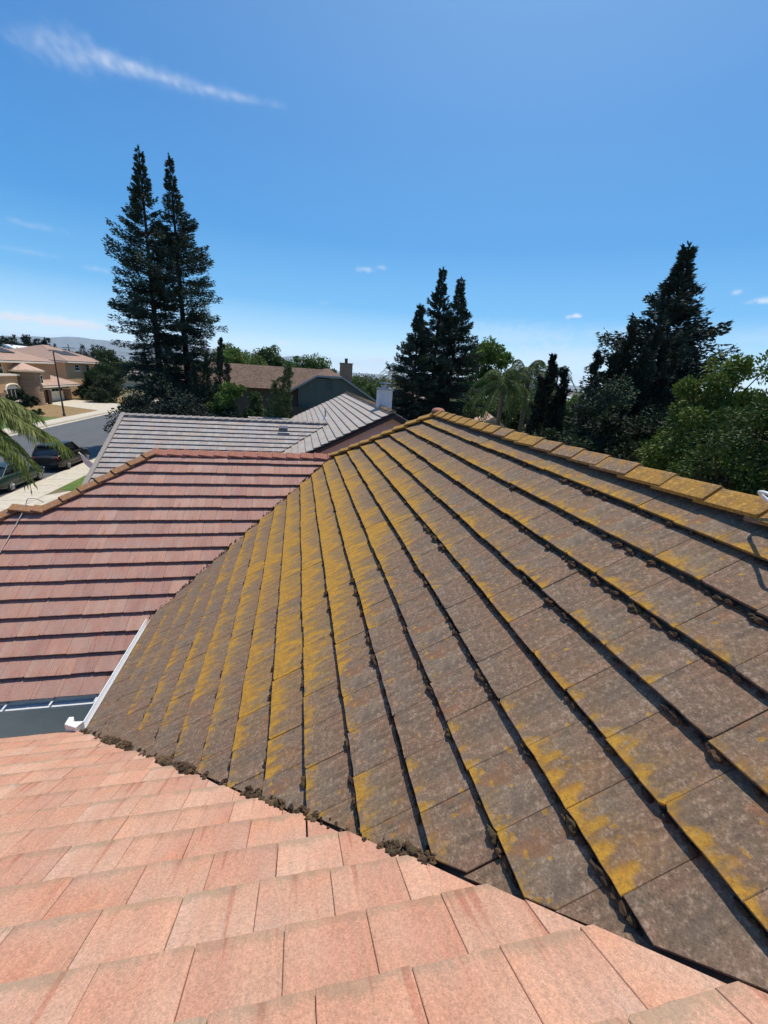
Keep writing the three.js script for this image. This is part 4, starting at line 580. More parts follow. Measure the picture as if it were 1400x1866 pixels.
{
  const g = thing('stucco_house', 'tan stucco house with stone turret, arched window and garage across the street', 'house');
  mesh('wall', box(-52, -40.6, 0, 6.2, -82, -60), stuccoTan, g);
  hipRoof(g, -53, -39.9, -82.6, -59, 6.3, 0.36, tanTile, 'z');
  mesh('bay_wall', box(-40.6, -39.7, 0, 4.3, -71.6, -62), stuccoWarm, g);
  windowX(g, -40.58, -70.3, -68.0, 4.5, 6.0); mesh('sill_band', box(-40.6, -39.4, 4.25, 4.5, -71.8, -62), trim, g);
  { const w = mesh('arched_window', prismX([[-71.3, 0.75], [-71.3, 2.3], [-71.0, 2.72], [-70.3, 2.98], [-69.4, 2.98], [-68.8, 2.72], [-68.5, 2.3], [-68.5, 0.75]].reverse(), -39.72, -39.62), trim, g); for (let i = 0; i < 3; i++) mesh('pane', box(-39.62, -39.6, 0.95, 2.5, -71.12 + i * 0.84, -70.4 + i * 0.84), paint.glass, w); mesh('sill', box(-39.7, -39.3, 0.5, 0.72, -71.7, -68.2), trim, w); mesh('arch_trim', tube([V(-39.55, 2.35, -71.6), V(-39.55, 2.95, -71.1), V(-39.55, 3.15, -69.9), V(-39.55, 2.95, -68.7), V(-39.55, 2.35, -68.2)], 0.13, 24, 6), trim, w); mesh('stone_base', box(-39.7, -39.45, 0, 2.1, -68.3, -66.8), stone, w); }
  // stone turret
  { const tw = mesh('turret', new THREE.CylinderGeometry(2.1, 2.1, 5.0, 8).rotateY(Math.PI / 8).translate(-40.2, 2.5, -73.9), stone, g); worldUV(tw.geometry); mesh('turret_roof', new THREE.ConeGeometry(2.75, 1.15, 8).rotateY(Math.PI / 8).translate(-40.2, 5.6, -73.9), tanTile, tw); mesh('turret_eave', new THREE.CylinderGeometry(2.72, 2.6, 0.2, 8).rotateY(Math.PI / 8).translate(-40.2, 4.93, -73.9), trim, tw); windowX(g, -38.2, -74.9, -74.3, 3.2, 4.4, 1, 2); mesh('doorway', box(-38.6, -38.3, 0, 2.2, -76.6, -75.9), std(0x3a2018, 0.8), g); }
  // garage wing
  mesh('garage_wall', box(-46, -40.4, 0, 2.6, -87, -77), stuccoTan, g); hipRoof(g, -47, -38.9, -87.8, -76, 2.72, 0.42, tanTile, 'z');
  { const d = mesh('garage_door', box(-40.42, -40.34, 0, 2.15, -84.6, -79.6), trim, g); for (let j = 0; j < 4; j++) for (let i = 0; i < 4; i++) mesh(j === 3 ? 'door_window' : 'door_panel', box(-40.34, -40.31, 0.06 + j * 0.53, 0.5 + j * 0.53, -84.5 + i * 1.22, -83.4 + i * 1.22), j === 3 ? paint.glass : trim, d); }
  for (const z of [-79.2, -85.4]) { const c = mesh('stone_pier', box(-40.5, -39.7, 0, 1.9, z - 0.45, z + 0.45), stone, g); mesh('pier_cap', box(-40.55, -39.6, 1.9, 2.06, z - 0.52, z + 0.52), trim, c); }
  // solar panels on the slope facing the street
  for (let i = 0; i < 5; i++) { const s = 0.36, x = -43.6, y = 6.32 + (x - -53 > 6.5 ? (-39.9 - x) * s : 0), p = mesh('solar_panel', new THREE.BoxGeometry(2.6, 0.06, 1.5), solar, g); p.position.set(x, y + 0.16, -76.4 + i * 1.62 + 0); p.rotation.z = -Math.atan(s); }
}
{
  const g = thing('stucco_house', 'second tan stucco house, further along the street with a small gabled porch', 'house');
  mesh('wall', box(-54, -41.2, 0, 6.4, -104, -88.6), stuccoWarm, g); hipRoof(g, -55, -40.4, -104.8, -88, 6.55, 0.34, tanTile, 'z');
  windowX(g, -41.18, -93.4, -91.8, 4.9, 6.0); windowX(g, -41.18, -97.6, -96.2, 4.9, 6.0); windowX(g, -41.18, -101.4, -100, 4.9, 6.0);
  mesh('porch_wall', box(-43, -39.2, 0, 3.1, -106, -97), stuccoWarm, g); coursedRoof('porch_roof', [V(-38.4, 3.2, -96.2), V(-38.4, 3.2, -106.8), V(-42, 4.7, -106.8), V(-42, 4.7, -96.2)], tanTile, g);
  mesh('gable_wall', prismX([[-98.2, 2.6], [-101, 4.4], [-103.8, 2.6]].reverse(), -38.9, -38.7), stuccoWarm, g); coursedRoof('gable_roof', [V(-38.2, 2.6, -97.6), V(-41.5, 2.6, -97.6), V(-41.5, 4.75, -101), V(-38.2, 4.75, -101)], tanTile, g); coursedRoof('gable_roof', [V(-38.2, 2.6, -104.4), V(-41.5, 2.6, -104.4), V(-41.5, 4.75, -101), V(-38.2, 4.75, -101)], tanTile, g);
  for (let i = 0; i < 4; i++) { const p = mesh('solar_panel', new THREE.BoxGeometry(2.4, 0.06, 1.5), solar, g); p.position.set(-44.2, 6.55 + 3.8 * 0.34 + 0.1, -98 + i * 1.6); p.rotation.z = -Math.atan(0.34); }
}
{ // farther roofs
  const w = thing('white_hall', 'long white metal roof behind the stucco houses', 'building'); const a = atD(10, 626, 135), b = atD(66, 634, 150); const dir = b.clone().sub(a).setY(0), L = dir.length(); dir.normalize(); const q = Math.atan2(-dir.z, dir.x), mid = a.clone().add(b).multiplyScalar(0.5);
  const wl = mesh('wall', new THREE.BoxGeometry(L, mid.y - 2.2, 10).translate(0, (mid.y - 2.2) / 2, 0), paint.cream, w), rf = mesh('roof', new THREE.ExtrudeGeometry(new THREE.Shape([[-5.6, -2.4], [0, 0], [5.6, -2.4], [5.6, -2.6], [-5.6, -2.6]].map((p) => new THREE.Vector2(...p))), { depth: L + 1, bevelEnabled: false }).rotateY(Math.PI / 2).translate(-L / 2 - 0.5, mid.y, 0), std(0xf0f2f2, 0.4), w); w.position.set(mid.x, 0, mid.z); w.rotation.y = q;
  const s = thing('blue_shed', 'low building with a blue grey roof beyond the utility poles', 'building'), c = atD(152, 668, 150); s.position.set(c.x, 0, c.z); mesh('wall', box(-6, 6, 0, 3.6, -5, 5), paint.cream, s); mesh('roof', prism([[-6.8, 3.5], [0, 5.9], [6.8, 3.5]], -5.6, 5.6), std(0x5a6a7c, 0.6), s);
  const h = thing('solar_house', 'pale roofed house with solar panels seen between cypress and juniper', 'house'), hc = atD(1044, 712, 62); h.position.set(hc.x, 0, hc.z); h.rotation.y = -0.5; mesh('wall', box(-5, 5, 0, 4.6, -4, 4), paint.cream, h); hipRoof(h, -5.8, 5.8, -4.8, 4.8, 4.9, 0.42, greyMats[1], 'x'); for (let i = 0; i < 3; i++) { const p = mesh('solar_panel', new THREE.BoxGeometry(1.5, 0.06, 2.2), std(0xb8c4d4, 0.2, { metalness: 0.3 }), h); p.position.set(-1.8 + i * 1.6, 6.05, 2.5); p.rotation.x = 0.4; }
  const k = thing('white_cottage', 'small white gable end half hidden by the palm beyond the ridge', 'house'), kc = atD(900, 748, 34); k.position.set(kc.x, 0, kc.z); k.rotation.y = -0.35; mesh('wall', prism([[-2.6, 0], [2.6, 0], [2.6, 3.2], [0, 4.9], [-2.6, 3.2]], -6, 0), grainMat([196, 192, 186], 0.05, 8, 851), k); coursedRoof('roof_slope', [V(-3.1, 2.95, 0.4), V(0, 5.05, 0.4), V(0, 5.05, -6.4), V(-3.1, 2.95, -6.4)], tanTile, k); coursedRoof('roof_slope', [V(3.1, 2.95, 0.4), V(0, 5.05, 0.4), V(0, 5.05, -6.4), V(3.1, 2.95, -6.4)], tanTile, k); mesh('bargeboard', prism([[-3.1, 2.95], [0, 5.02], [0, 4.84], [-3.1, 2.77]], 0.3, 0.4), paint.cream, k); mesh('bargeboard', prism([[3.1, 2.95], [0, 5.02], [0, 4.84], [3.1, 2.77]], 0.3, 0.4), paint.cream, k);
  // rows of plain houses that fill the far blocks
  const R = rng(303), G = 'houses of the far blocks', spots = [[-2, -92], [20, -98], [44, -96], [66, -76], [76, -50], [10, -118], [34, -112], [58, -100], [-8, -124], [-62, -128], [-46, -136], [80, -70]];
  const names = ['brown roofed house two plots beyond the gable house', 'tan house behind the clump of three redwoods', 'house behind the palms', 'house beyond the pale solar roof', 'house hidden behind the twisted juniper', 'house in the second row past the gable house', 'house in the second row behind the redwood clump', 'house in the second row behind the palms', 'house at the end of the block past the twin redwoods', 'house behind the white hall', 'house behind the blue grey shed', 'house beyond the leafy garden trees'];
  spots.forEach(([x, z], i) => { const t = thing('far_house', names[i], 'house', V(x, 0, z), G); t.rotation.y = (R() - 0.5) * 0.3; const w2 = lerp(5, 7, R()), d2 = lerp(5, 6, R()); mesh('wall', box(-w2, w2, 0, 2.8, -d2, d2), [stuccoTan, paint.cream, paint.greenGrey][i % 3], t); hipRoof(t, -w2 - 0.6, w2 + 0.6, -d2 - 0.6, d2 + 0.6, 2.9, 0.42, [tanTile, greyMats[1], greyMats[0]][i % 3], 'x'); });
}

// ---------------------------------------------------------------- cars, post, flag, poles, hose, cable
function wheel(parent, x, z, r = 0.32) { const w = mesh('wheel', new THREE.TorusGeometry(r - 0.07, 0.085, 10, 22).scale(1, 1, 1.15).rotateY(Math.PI / 2).translate(x, r, z), std(0x17171a, 0.9), parent); const s = Math.sign(x); const rim = mesh('rim', new THREE.CylinderGeometry(r - 0.1, r - 0.12, 0.09, 18).rotateZ(Math.PI / 2).translate(x + s * 0.05, r, z), std(0xa9acb0, 0.35, { metalness: 0.85 }), w); for (let k = 0; k < 5; k++) { const a = k * 1.2566; w.add(Object.assign(new THREE.Mesh(cyl(V(x + s * 0.1, r, z), V(x + s * 0.1, r + Math.cos(a) * (r - 0.1), z + Math.sin(a) * (r - 0.1)), 0.035, 0.028, 5), rim.material), { name: 'spoke' })); } return w; }
function car(label, pos, bodyCol, kind = 'sedan', rot = 0) {            // nose toward -z
  const t = thing('parked_car', label, 'car', pos, 'cars parked along the near kerb'); t.rotation.y = rot;
  const paintM = new THREE.MeshPhysicalMaterial({ color: bodyCol, roughness: 0.5, metalness: 0.1, clearcoat: 0.5, clearcoatRoughness: 0.1 });
  const suv = kind === 'suv', Lh = suv ? 2.35 : 2.32, W = suv ? 0.92 : 0.87, roofY = suv ? 1.72 : 1.4, belt = suv ? 1.08 : 0.92;
  // stations along z: [z, half width, sill, belt height]
  const st = [[-Lh, 0.55, 0.42, 0.62], [-Lh + 0.12, 0.74, 0.3, 0.7], [-Lh + 0.5, W - 0.04, 0.22, belt - 0.16], [-1.05, W, 0.2, belt - 0.05], [-0.4, W, 0.2, belt], [0.6, W, 0.2, belt + 0.02], [1.4, W, 0.2, belt + 0.04], [Lh - 0.45, W - 0.02, 0.24, belt + 0.04], [Lh - 0.1, W - 0.1, 0.34, belt - 0.02], [Lh, 0.66, 0.45, belt - 0.16]];
  const ring = ([z, w, s, b]) => [[0, s], [w * 0.86, s], [w * 0.97, s + 0.08], [w, lerp(s, b, 0.5)], [w * 0.97, b - 0.06], [w * 0.88, b], [w * 0.5, b + 0.035], [0, b + 0.05]].flatMap(([x, y], i, A) => [[x, y, z]]).concat([[0, s], [w * 0.86, s], [w * 0.97, s + 0.08], [w, lerp(s, b, 0.5)], [w * 0.97, b - 0.06], [w * 0.88, b], [w * 0.5, b + 0.035]].slice(1).reverse().map(([x, y]) => [-x, y, z]));
  const loft = (rings, cap = true) => { const n = rings[0].length, pos2 = [], idx = []; rings.forEach((r) => r.forEach((p) => pos2.push(...p))); for (let i = 0; i < rings.length - 1; i++) for (let j = 0; j < n; j++) { const a = i * n + j, b = i * n + (j + 1) % n, c = a + n, d = b + n; idx.push(a, c, b, b, c, d); } if (cap) for (const i of [0, rings.length - 1]) for (let j = 1; j < n - 1; j++) i ? idx.push(i * n, i * n + j, i * n + j + 1) : idx.push(0, j + 1, j); const g = new THREE.BufferGeometry(); g.setAttribute('position', new THREE.Float32BufferAttribute(pos2, 3)); g.setIndex(idx); g.computeVertexNormals(); return g; };
  const bodyM = mesh('body', loft(st.map(ring)), paintM, t);
  const zs = suv ? [-0.75, -0.05, 1.7, 2.2] : [-0.72, 0.1, 1.05, 1.75];
  const gr = (z, w0, w1, y1) => [[-w0, belt - 0.02, z], [w0, belt - 0.02, z], [w1, y1, z], [-w1, y1, z]];
  mesh('glass_house', loft([gr(zs[0], W * 0.82, W * 0.78, belt + 0.03), gr(zs[1], W * 0.88, W * 0.68, roofY - 0.03), gr(zs[2], W * 0.88, W * 0.68, roofY - 0.03), gr(zs[3], W * 0.8, W * 0.74, belt + 0.05)]), paint.glass, t);
  const rfp = (z, y, w) => [[-w, y, z], [-w * 0.6, y + 0.05, z], [w * 0.6, y + 0.05, z], [w, y, z], [w * 0.9, y - 0.05, z], [-w * 0.9, y - 0.05, z]]; mesh('roof', loft([rfp(zs[1] - 0.08, roofY - 0.05, W * 0.67), rfp(zs[1] + 0.2, roofY, W * 0.7), rfp(zs[2] - 0.2, roofY, W * 0.7), rfp(zs[2] + 0.1, roofY - 0.06, W * 0.66)]), paintM, t);
  for (const s of [-1, 1]) { const P = [[zs[0], belt, 0.83], [zs[1], roofY - 0.02, 0.7], [(zs[1] + zs[2]) / 2, roofY - 0.02, 0.7], [(zs[1] + zs[2]) / 2 + 0.05, belt, 0.88], [zs[2], roofY - 0.02, 0.7], [zs[3], belt, 0.82]]; for (const [i, j] of [[0, 1], [2, 3], [4, 5]]) mesh('pillar', cyl(V(s * W * P[i][2], P[i][1], P[i][0]), V(s * W * P[j][2], P[j][1], P[j][0]), 0.045, 0.05, 6), paintM, t);
    wheel(t, s * (W - 0.1), -1.38); wheel(t, s * (W - 0.1), 1.36);
    const d = mesh('door', box(s > 0 ? W - 0.004 : -W - 0.008, s > 0 ? W + 0.008 : -W + 0.004, 0.42, 0.43, -0.7, 1.1), std(0x111316, 0.6), t); mesh('handle', box(s > 0 ? W : -W - 0.03, s > 0 ? W + 0.03 : -W, belt - 0.2, belt - 0.17, -0.02, 0.16), paintM, d);
    mesh('tail_light', new THREE.SphereGeometry(0.1, 10, 8).scale(1.4, 0.8, 0.6).translate(s * (W - 0.24), belt - 0.14, Lh - 0.06), std(0x7a0f10, 0.2), t); mesh('headlight', new THREE.SphereGeometry(0.1, 10, 8).scale(1.5, 0.7, 0.9).translate(s * 0.6, 0.62, -Lh + 0.16), std(0xd8dde2, 0.1), t); mesh('mirror', new THREE.SphereGeometry(0.09, 10, 8).scale(1.2, 0.8, 0.7).translate(s * (W + 0.1), belt + 0.06, zs[0] + 0.25), paintM, t); }
  mesh('bumper', new THREE.BoxGeometry(W * 1.7, 0.16, 0.2).translate(0, 0.42, Lh - 0.08), paintM, t); return t;
}
car('dark green sedan parked at the near kerb beside the concrete driveway', V(-16.75, -0.126, -27.6), 0x0c2a22);
car('black sport utility car parked nearest the flag', V(-16.6, -0.126, -33.4), 0x07080a, 'suv');
{ const c = atD(148, 674, 118); const w = car('white car parked far off beside the second stucco house', V(c.x, 0, c.z), 0xe8eaec, 'suv', 1.3); w.userData.group = undefined; delete w.userData.group; w.name = 'white_car'; }
{ const b = V(-29.6, 0, -61.4), p = thing('street_lamp', 'slim grey street lamp post standing at the far pavement edge', 'lamp post', b); mesh('post', cyl(V(0, 0, 0), V(0, 7.9, 0), 0.11, 0.065, 10), std(0x4b4744, 0.6, { metalness: 0.4 }), p); mesh('base_plate', cyl(V(0, 0, 0), V(0, 0.35, 0), 0.17, 0.15, 10), std(0x57534f, 0.7), p); const a = mesh('arm', tube([V(0, 7.6, 0), V(0.25, 7.85, 0), V(0.6, 7.95, 0)], 0.035, 12, 6), std(0x8a8c8c, 0.6), p); mesh('lamp_head', new THREE.SphereGeometry(0.2, 12, 8).scale(1.5, 0.45, 0.8).translate(0.75, 7.93, 0), std(0xa8aaa8, 0.5), a); }
{ // utility poles with wires
  const pts = [atD(127, 645, 135), atD(151, 652, 150), atD(93, 640, 165)].map((p) => V(p.x, 0, p.z)), H = [10.2, 9.6, 10.4], labs = ['utility pole with a crossarm beyond the second stucco house', 'utility pole standing before the blue grey shed', 'utility pole just behind the street lamp']; pts.forEach((p, i) => { const t = thing('utility_pole', labs[i], 'pole', p, 'utility poles'); mesh('pole', cyl(V(0, 0, 0), V(0, H[i], 0), 0.18, 0.12, 8), grainMat([150, 142, 132], 0.2, 10, 861 + i), t); mesh('crossarm', box(-1.3, 1.3, H[i] - 0.9, H[i] - 0.75, -0.07, 0.07), barkMat, t); });
  const wm = std(0x2c2c2e, 0.7); for (let k = 0; k < 3; k++) { const a = pts[2].clone().setY(H[2] - 0.8 - k * 0.45), b = pts[0].clone().setY(H[0] - 0.8 - k * 0.45), far = V(-110, 11 - k * 0.45, -170), e2 = V(-12, 10.5 - k * 0.45, -165); const w = mesh('power_line', tube([far, far.clone().lerp(a, 0.5).add(V(0, -0.7, 0)), a, a.clone().lerp(b, 0.5).add(V(0, -0.35, 0)), b, b.clone().lerp(e2, 0.5).add(V(0, -0.6, 0)), e2], 0.025, 60, 4), wm); tag(w, ['topmost power line strung between the utility poles', 'middle power line strung between the utility poles', 'lowest power line strung between the utility poles'][k], 'power line', 'power lines'); }
}
{ // flag on the neighbour's street corner
  const a = atZ(145, 825.5, -21.5), b = atZ(172, 846, -20.6), t = thing('house_flag', 'red and white striped flag on a slanting white pole by the grey rake', 'flag', b); const A = a.clone().sub(b); mesh('pole', cyl(V(0.3, -0.25, 0.2), A.clone().multiplyScalar(1.02), 0.018, 0.018, 8), paint.white, t); mesh('finial', new THREE.SphereGeometry(0.035, 10, 8).translate(A.x * 1.03, A.y * 1.03, A.z * 1.03), std(0xc9a94a, 0.3, { metalness: 0.7 }), t);
  const cloth = (s0, s1, name, mat) => { const nx = 16, ny = 6, g = new THREE.PlaneGeometry(1, 1, nx, ny), p = g.attributes.position; for (let i = 0; i < p.count; i++) { const u = p.getX(i) + 0.5, v = lerp(s0, s1, p.getY(i) + 0.5), w = 0.06 * Math.sin(u * 9 + v * 3) * v; const q = A.clone().multiplyScalar(lerp(0.1, 0.98, u)); p.setXYZ(i, q.x + w + v * 0.12, q.y - v * 0.52 * (0.7 + 0.3 * Math.sin(u * 2.6)), q.z + w * 1.2); } g.computeVertexNormals(); return mesh(name, g, mat, t); };
  const red = std(0xa8505c, 0.9, { side: THREE.DoubleSide }), wh = std(0xe9e2e2, 0.9, { side: THREE.DoubleSide }); for (let k = 0; k < 9; k++) cloth(k / 9, (k + 1) / 9, 'stripe', k % 2 ? red : wh);
}
{ // white hose looped over the ridge end
  const onB = (px, py, l) => { const d = ray(px, py), n = V(-SS, SC, 0), t = n.dot(V(xB, hB, 0).addScaledVector(n, l).sub(EYE)) / n.dot(d); return EYE.clone().addScaledVector(d, t); };
  const P = [[1500, 960, 0.05], [1440, 935, 0.08], [1412, 921, 0.1], [1396, 909, 0.12], [1384, 899, 0.15], [1385, 896.5, 0.17], [1395, 898, 0.2], [1412, 905, 0.24], [1440, 918, 0.28]].map((q) => onB(...q)); P.push(V(3.6, 6.6, -1.2), V(4.4, 6.0, -1.1));
  tag(mesh('garden_hose', tube(P, 0.0105, 90, 10), std(0xe6e6e2, 0.4)), 'white hose looped over the end of the ochre ridge', 'hose');
}
{ const P = [[58, 918, 0.16], [54, 922, 0.12], [45, 935, 0.06], [32, 955, 0.03], [16, 982, 0.02], [4, 1002, 0.012], [-30, 1050, 0.012]].map(([x, y, l]) => onC(x, y).addScaledVector(V(0, SC, SS), l)); P.unshift(onC(62, 922).add(V(0.05, 0.0, -0.25)), onC(61, 919).add(V(0.03, 0.1, -0.06))); tag(mesh('grey_cable', tube(P, 0.008, 60, 8), std(0xa9a49c, 0.6)), 'thin grey cable lying over the ochre hip and down the red tiles', 'cable'); }

// ---------------------------------------------------------------- trees and shrubs
const colDark = [0.014, 0.028, 0.018];
{
  const g1 = 'tall redwoods behind the grey tile roof', b1 = atD(250, 268, 45), b2 = atD(310, 283, 46);
  redwood('tallest redwood, its gappy crown leaning on its twin behind the grey tile roof', b1, b1.y, 5.7, 1001, { lean: [0.1, 0], branches: 310, dens: 1.45, leaf: 0.78, cap: 0.56 });
  redwood('slimmer twin redwood with a pointed tip and bushy side toward the gable house', b2, b2.y, 5.8, 1002, { lean: [-0.1, 0], branches: 310, dens: 1.45, leaf: 0.78, cap: 0.58 });
  const c1 = atD(808, 490, 42), c2 = atD(841, 507, 41), c3 = atD(766, 556, 40);
  redwood('middle redwood with a tufted top behind the white chimney', c1, c1.y, 4.2, 1003, { branches: 250, dens: 1.7, leaf: 0.82, pow: 0.6, cap: 0.62 });
  redwood('redwood with a bare needle-like tip beside the bright green round tree', c2, c2.y, 4.1, 1004, { branches: 250, dens: 1.7, leaf: 0.82, pow: 0.62, cap: 0.62 });
  redwood('shortest dense redwood of the clump nearest the white chimney', c3, c3.y, 4.0, 1005, { branches: 250, dens: 1.8, leaf: 0.82, pow: 0.6, cap: 0.66 });
  const r = atD(1256, 448, 27);
  redwood('solitary feathery redwood rising above the leafy garden trees', V(r.x - 0.1, 0, r.z), r.y, 6.0, 1006, { lean: [0.1, 0], branches: 380, dens: 1.1, pow: 0.74, leaf: 0.8, low: 0.15, col: [0.026, 0.042, 0.028] });
}
{
  const R = rng(55);
  // beyond the grey roof
  const p = (x, y, d) => atD(x, y, d);
  let b = p(425, 700, 38); broadleaf('garden_shrub', 'rounded bright green shrub in front of the brown shingle roof', 'shrub', b, lobesFor(rng(1), 9, 1.2, p(425, 690, 38).y - 0.6, 1.7, 1.0, 1.4), { seed: 31, col: [0.1, 0.165, 0.03], leaf: 0.2, leaves: 190, clumps: 26, trunk: 1 });
  b = p(466, 700, 37); broadleaf('garden_shrub', 'darker low shrub between the round shrub and the leaning one', 'shrub', b, lobesFor(rng(2), 6, 1, p(460, 712, 37).y - 0.6, 1.0, 0.8, 1.1), { seed: 32, col: [0.06, 0.1, 0.026], leaf: 0.2, leaves: 190, clumps: 26, trunk: 1 });
  b = p(500, 720, 34); { const tp = p(528, 672, 34).y; spires('leaning_cypress', 'loose cypress leaning right against the grey gable wall', b, [[0, 0, 0.4, tp, 1.15, 1.1, 0], [-0.4, 0.2, 0.4, tp - 1.2, 1.0, 0.5, 0], [0.5, -0.2, 0.2, tp - 1.9, 0.8, 0.5, 0]], { seed: 33, col: [0.085, 0.12, 0.04], n: 480 }); }
  b = p(388, 690, 42); { const tp = p(398, 620, 42).y; spires('upright_cypress', 'spiky upright cypress beside the twin redwoods', b, [[0, 0, 0.4, tp, 0.8, 0.9, 0], [-0.8, 0, 0.4, tp - 1.2, 0.8, 0.3, 0], [0.7, 0.3, 0.4, tp - 2, 0.7, 0.7, 0], [-1.5, 0.2, 0.3, tp - 2.2, 0.9, 0, 0]], { seed: 34, col: [0.024, 0.043, 0.018], n: 420 }); }
  b = p(235, 760, 33); broadleaf('evergreen_tree', 'dark evergreen overhanging the road beside the grey roof rake', 'tree', b, [[0.3, 3.4, 0, 1.5], [-0.6, 2.2, 0.3, 1.1], [1.6, 3.2, -0.4, 1.6], [0.2, 4.4, -0.6, 1.1], [2.9, 3.6, -0.6, 1.7], [4.4, 3.6, -0.6, 1.6], [-1.0, 1.2, 0.6, 0.8]], { seed: 35, col: [0.014, 0.026, 0.014], leaf: 0.17, leaves: 230, clumps: 34, mat: needleMat });
  b = p(320, 760, 37); broadleaf('evergreen_tree', 'dark low evergreen mass at the foot of the twin redwoods', 'tree', b, [[0, 3.2, 0, 2.0], [-2.6, 3.4, -1, 1.9], [2.2, 3.0, 0, 1.8], [0.5, 4.6, -1, 1.5], [4, 2.9, 0, 1.6], [-1.4, 5.4, -1.6, 1.4]], { seed: 36, col: [0.014, 0.026, 0.014], leaf: 0.2, leaves: 200, clumps: 28, mat: needleMat });
  // far round trees above the brown roof
  const far = [[418, 640, 95, 26, 'pale green treetop rising beside the twin redwoods above the shingle roof'], [458, 655, 98, 28, 'broad low light green tree above the shingle roof'], [490, 642, 104, 27, 'domed darker green tree above the middle of the shingle roof'], [540, 662, 92, 24, 'left half of the rounded tree pair near the brown chimney'], [572, 660, 94, 30, 'fullest rounded tree above the shingle ridge near the brown chimney']];
  far.forEach(([x, y, d, rp, label], i) => { const c = p(x, y, d), rr = rp / FPX * d * 0.95; broadleaf('street_tree', label, 'tree', c, [[0, c.y - rr * 0.35, 0, rr], [-rr * 0.7, c.y - rr * 0.8, 0, rr * 0.8], [rr * 0.7, c.y - rr * 0.75, 0, rr * 0.8], [0, c.y - rr * 1.4, rr * 0.4, rr * 0.9]], { seed: 40 + i, col: [[0.13, 0.2, 0.035], [0.11, 0.18, 0.035], [0.07, 0.125, 0.026], [0.085, 0.15, 0.03], [0.09, 0.155, 0.03]][i], leaf: 0.42, leaves: 95, clumps: 14, cr: 0.3, group: 'round trees above the shingle roof' }); });
  // right of the redwood clump
  { const c = p(888, 652, 55), rr = 2.9; broadleaf('round_tree', 'bright green round tree beside the clump of three redwoods', 'tree', c, [[0, c.y + 0.3, 0, rr * 0.8], [1.5, c.y - 0.2, 0, 1.7], [-1.5, c.y - 0.4, 0, 1.8], [0.4, c.y - 1.8, 0.3, 2.1], [-0.8, c.y - 3.4, 0, 2.2]], { seed: 51, col: [0.12, 0.2, 0.03], leaf: 0.33, leaves: 120, clumps: 22, cr: 0.28 }); }
  { const c = p(868, 735, 36); broadleaf('garden_shrub', 'light green shrub at the foot of the redwood clump near the ochre ridge', 'shrub', c, lobesFor(rng(5), 6, 1, c.y + 0.5, 1.1, 0.8, 1.1), { seed: 52, col: [0.07, 0.12, 0.03], leaf: 0.2, leaves: 150, clumps: 26, trunk: 1 }); }
  palm('feathery palm in front of the little white gable beyond the ridge', p(912, 742, 30), p(912, 700, 30).y, 22, 2.6, { seed: 61, col: [0.1, 0.15, 0.045], dens: 30 });
  palm('taller arching palm beside the dark pointed cypress', p(962, 700, 33), p(962, 690, 33).y, 22, 3.0, { seed: 62, col: [0.12, 0.16, 0.06], sag: 0.9, dens: 30 });
  palm('yellowish distant palm seen over the pale solar roof', p(1016, 690, 75), p(1016, 682, 75).y, 22, 3.6, { seed: 63, col: [0.08, 0.1, 0.04], dens: 14 });
  palm('distant palm left of the redwood clump', p(716, 690, 95), p(716, 684, 95).y, 20, 4.4, { seed: 64, col: [0.06, 0.09, 0.035], dens: 10 });
  { const c = p(996, 740, 27), tp = p(997, 650, 27).y, t2 = p(1022, 678, 27).y; spires('dark_cypress', 'dark cypress with two points between the palms and the pale solar roof', c, [[-0.1, 0, 0.3, tp, 0.95], [0.75, 0.1, 0.3, t2, 0.85], [-0.6, 0, 0.3, t2 - 0.6, 0.8], [0.3, 0.5, 0.2, t2 - 1.4, 1.1]], { seed: 71, col: [0.012, 0.024, 0.013], n: 620 }); }
  { const c = p(1130, 740, 21), y = (px, py) => p(px, py, 21).y; spires('twisted_juniper', 'twisted juniper with several flame tips in front of the feathery redwood', c, [[0, 0, 1, y(1118, 597), 0.62, -0.25, 0], [0.75, 0, 1, y(1150, 598), 0.75, 0.2, 0], [-1.25, 0.2, 1, y(1075, 654), 0.5, -0.5, 0], [-0.6, 0, 1, y(1098, 650), 0.7, -0.2, 0], [0.2, 0.5, 0.6, y(1120, 650), 1.1], [1.6, 0, 0.6, y(1170, 620), 1.0], [2.4, -0.3, 0.6, y(1200, 640), 1.1], [1.0, 0.8, 0.5, y(1150, 690), 1.2]], { seed: 72, col: [0.016, 0.027, 0.016], n: 560 }); }
  { const c = p(1085, 760, 19); broadleaf('garden_tree', 'grey green feathery bush in front of the twisted juniper', 'shrub', c, [[0, p(1085, 700, 19).y - 0.8, 0, 1.3], [-0.9, 4.6, 0.3, 1.2], [0.9, 5.0, 0.2, 1.3], [0, 3.4, 0.6, 1.6], [-1.6, 3.2, 0.4, 1.2], [1.7, 3.8, 0.4, 1.3]], { seed: 73, col: [0.045, 0.066, 0.03], leaf: 0.13, leaves: 260, clumps: 40, thin: 0.7, mat: needleMat }); }
  { const c = p(1010, 800, 20); broadleaf('garden_tree', 'dark leafy bush below the dark cypress along the ridge', 'shrub', c, [[0, 4.6, 0, 1.5], [-1.5, 4.2, 0.2, 1.3], [1.4, 4.2, 0, 1.4], [0.3, 3.0, 0.6, 1.6], [-2.4, 3.6, -1, 1.3]], { seed: 74, col: [0.03, 0.055, 0.018], leaf: 0.15, leaves: 240, clumps: 36 }); }
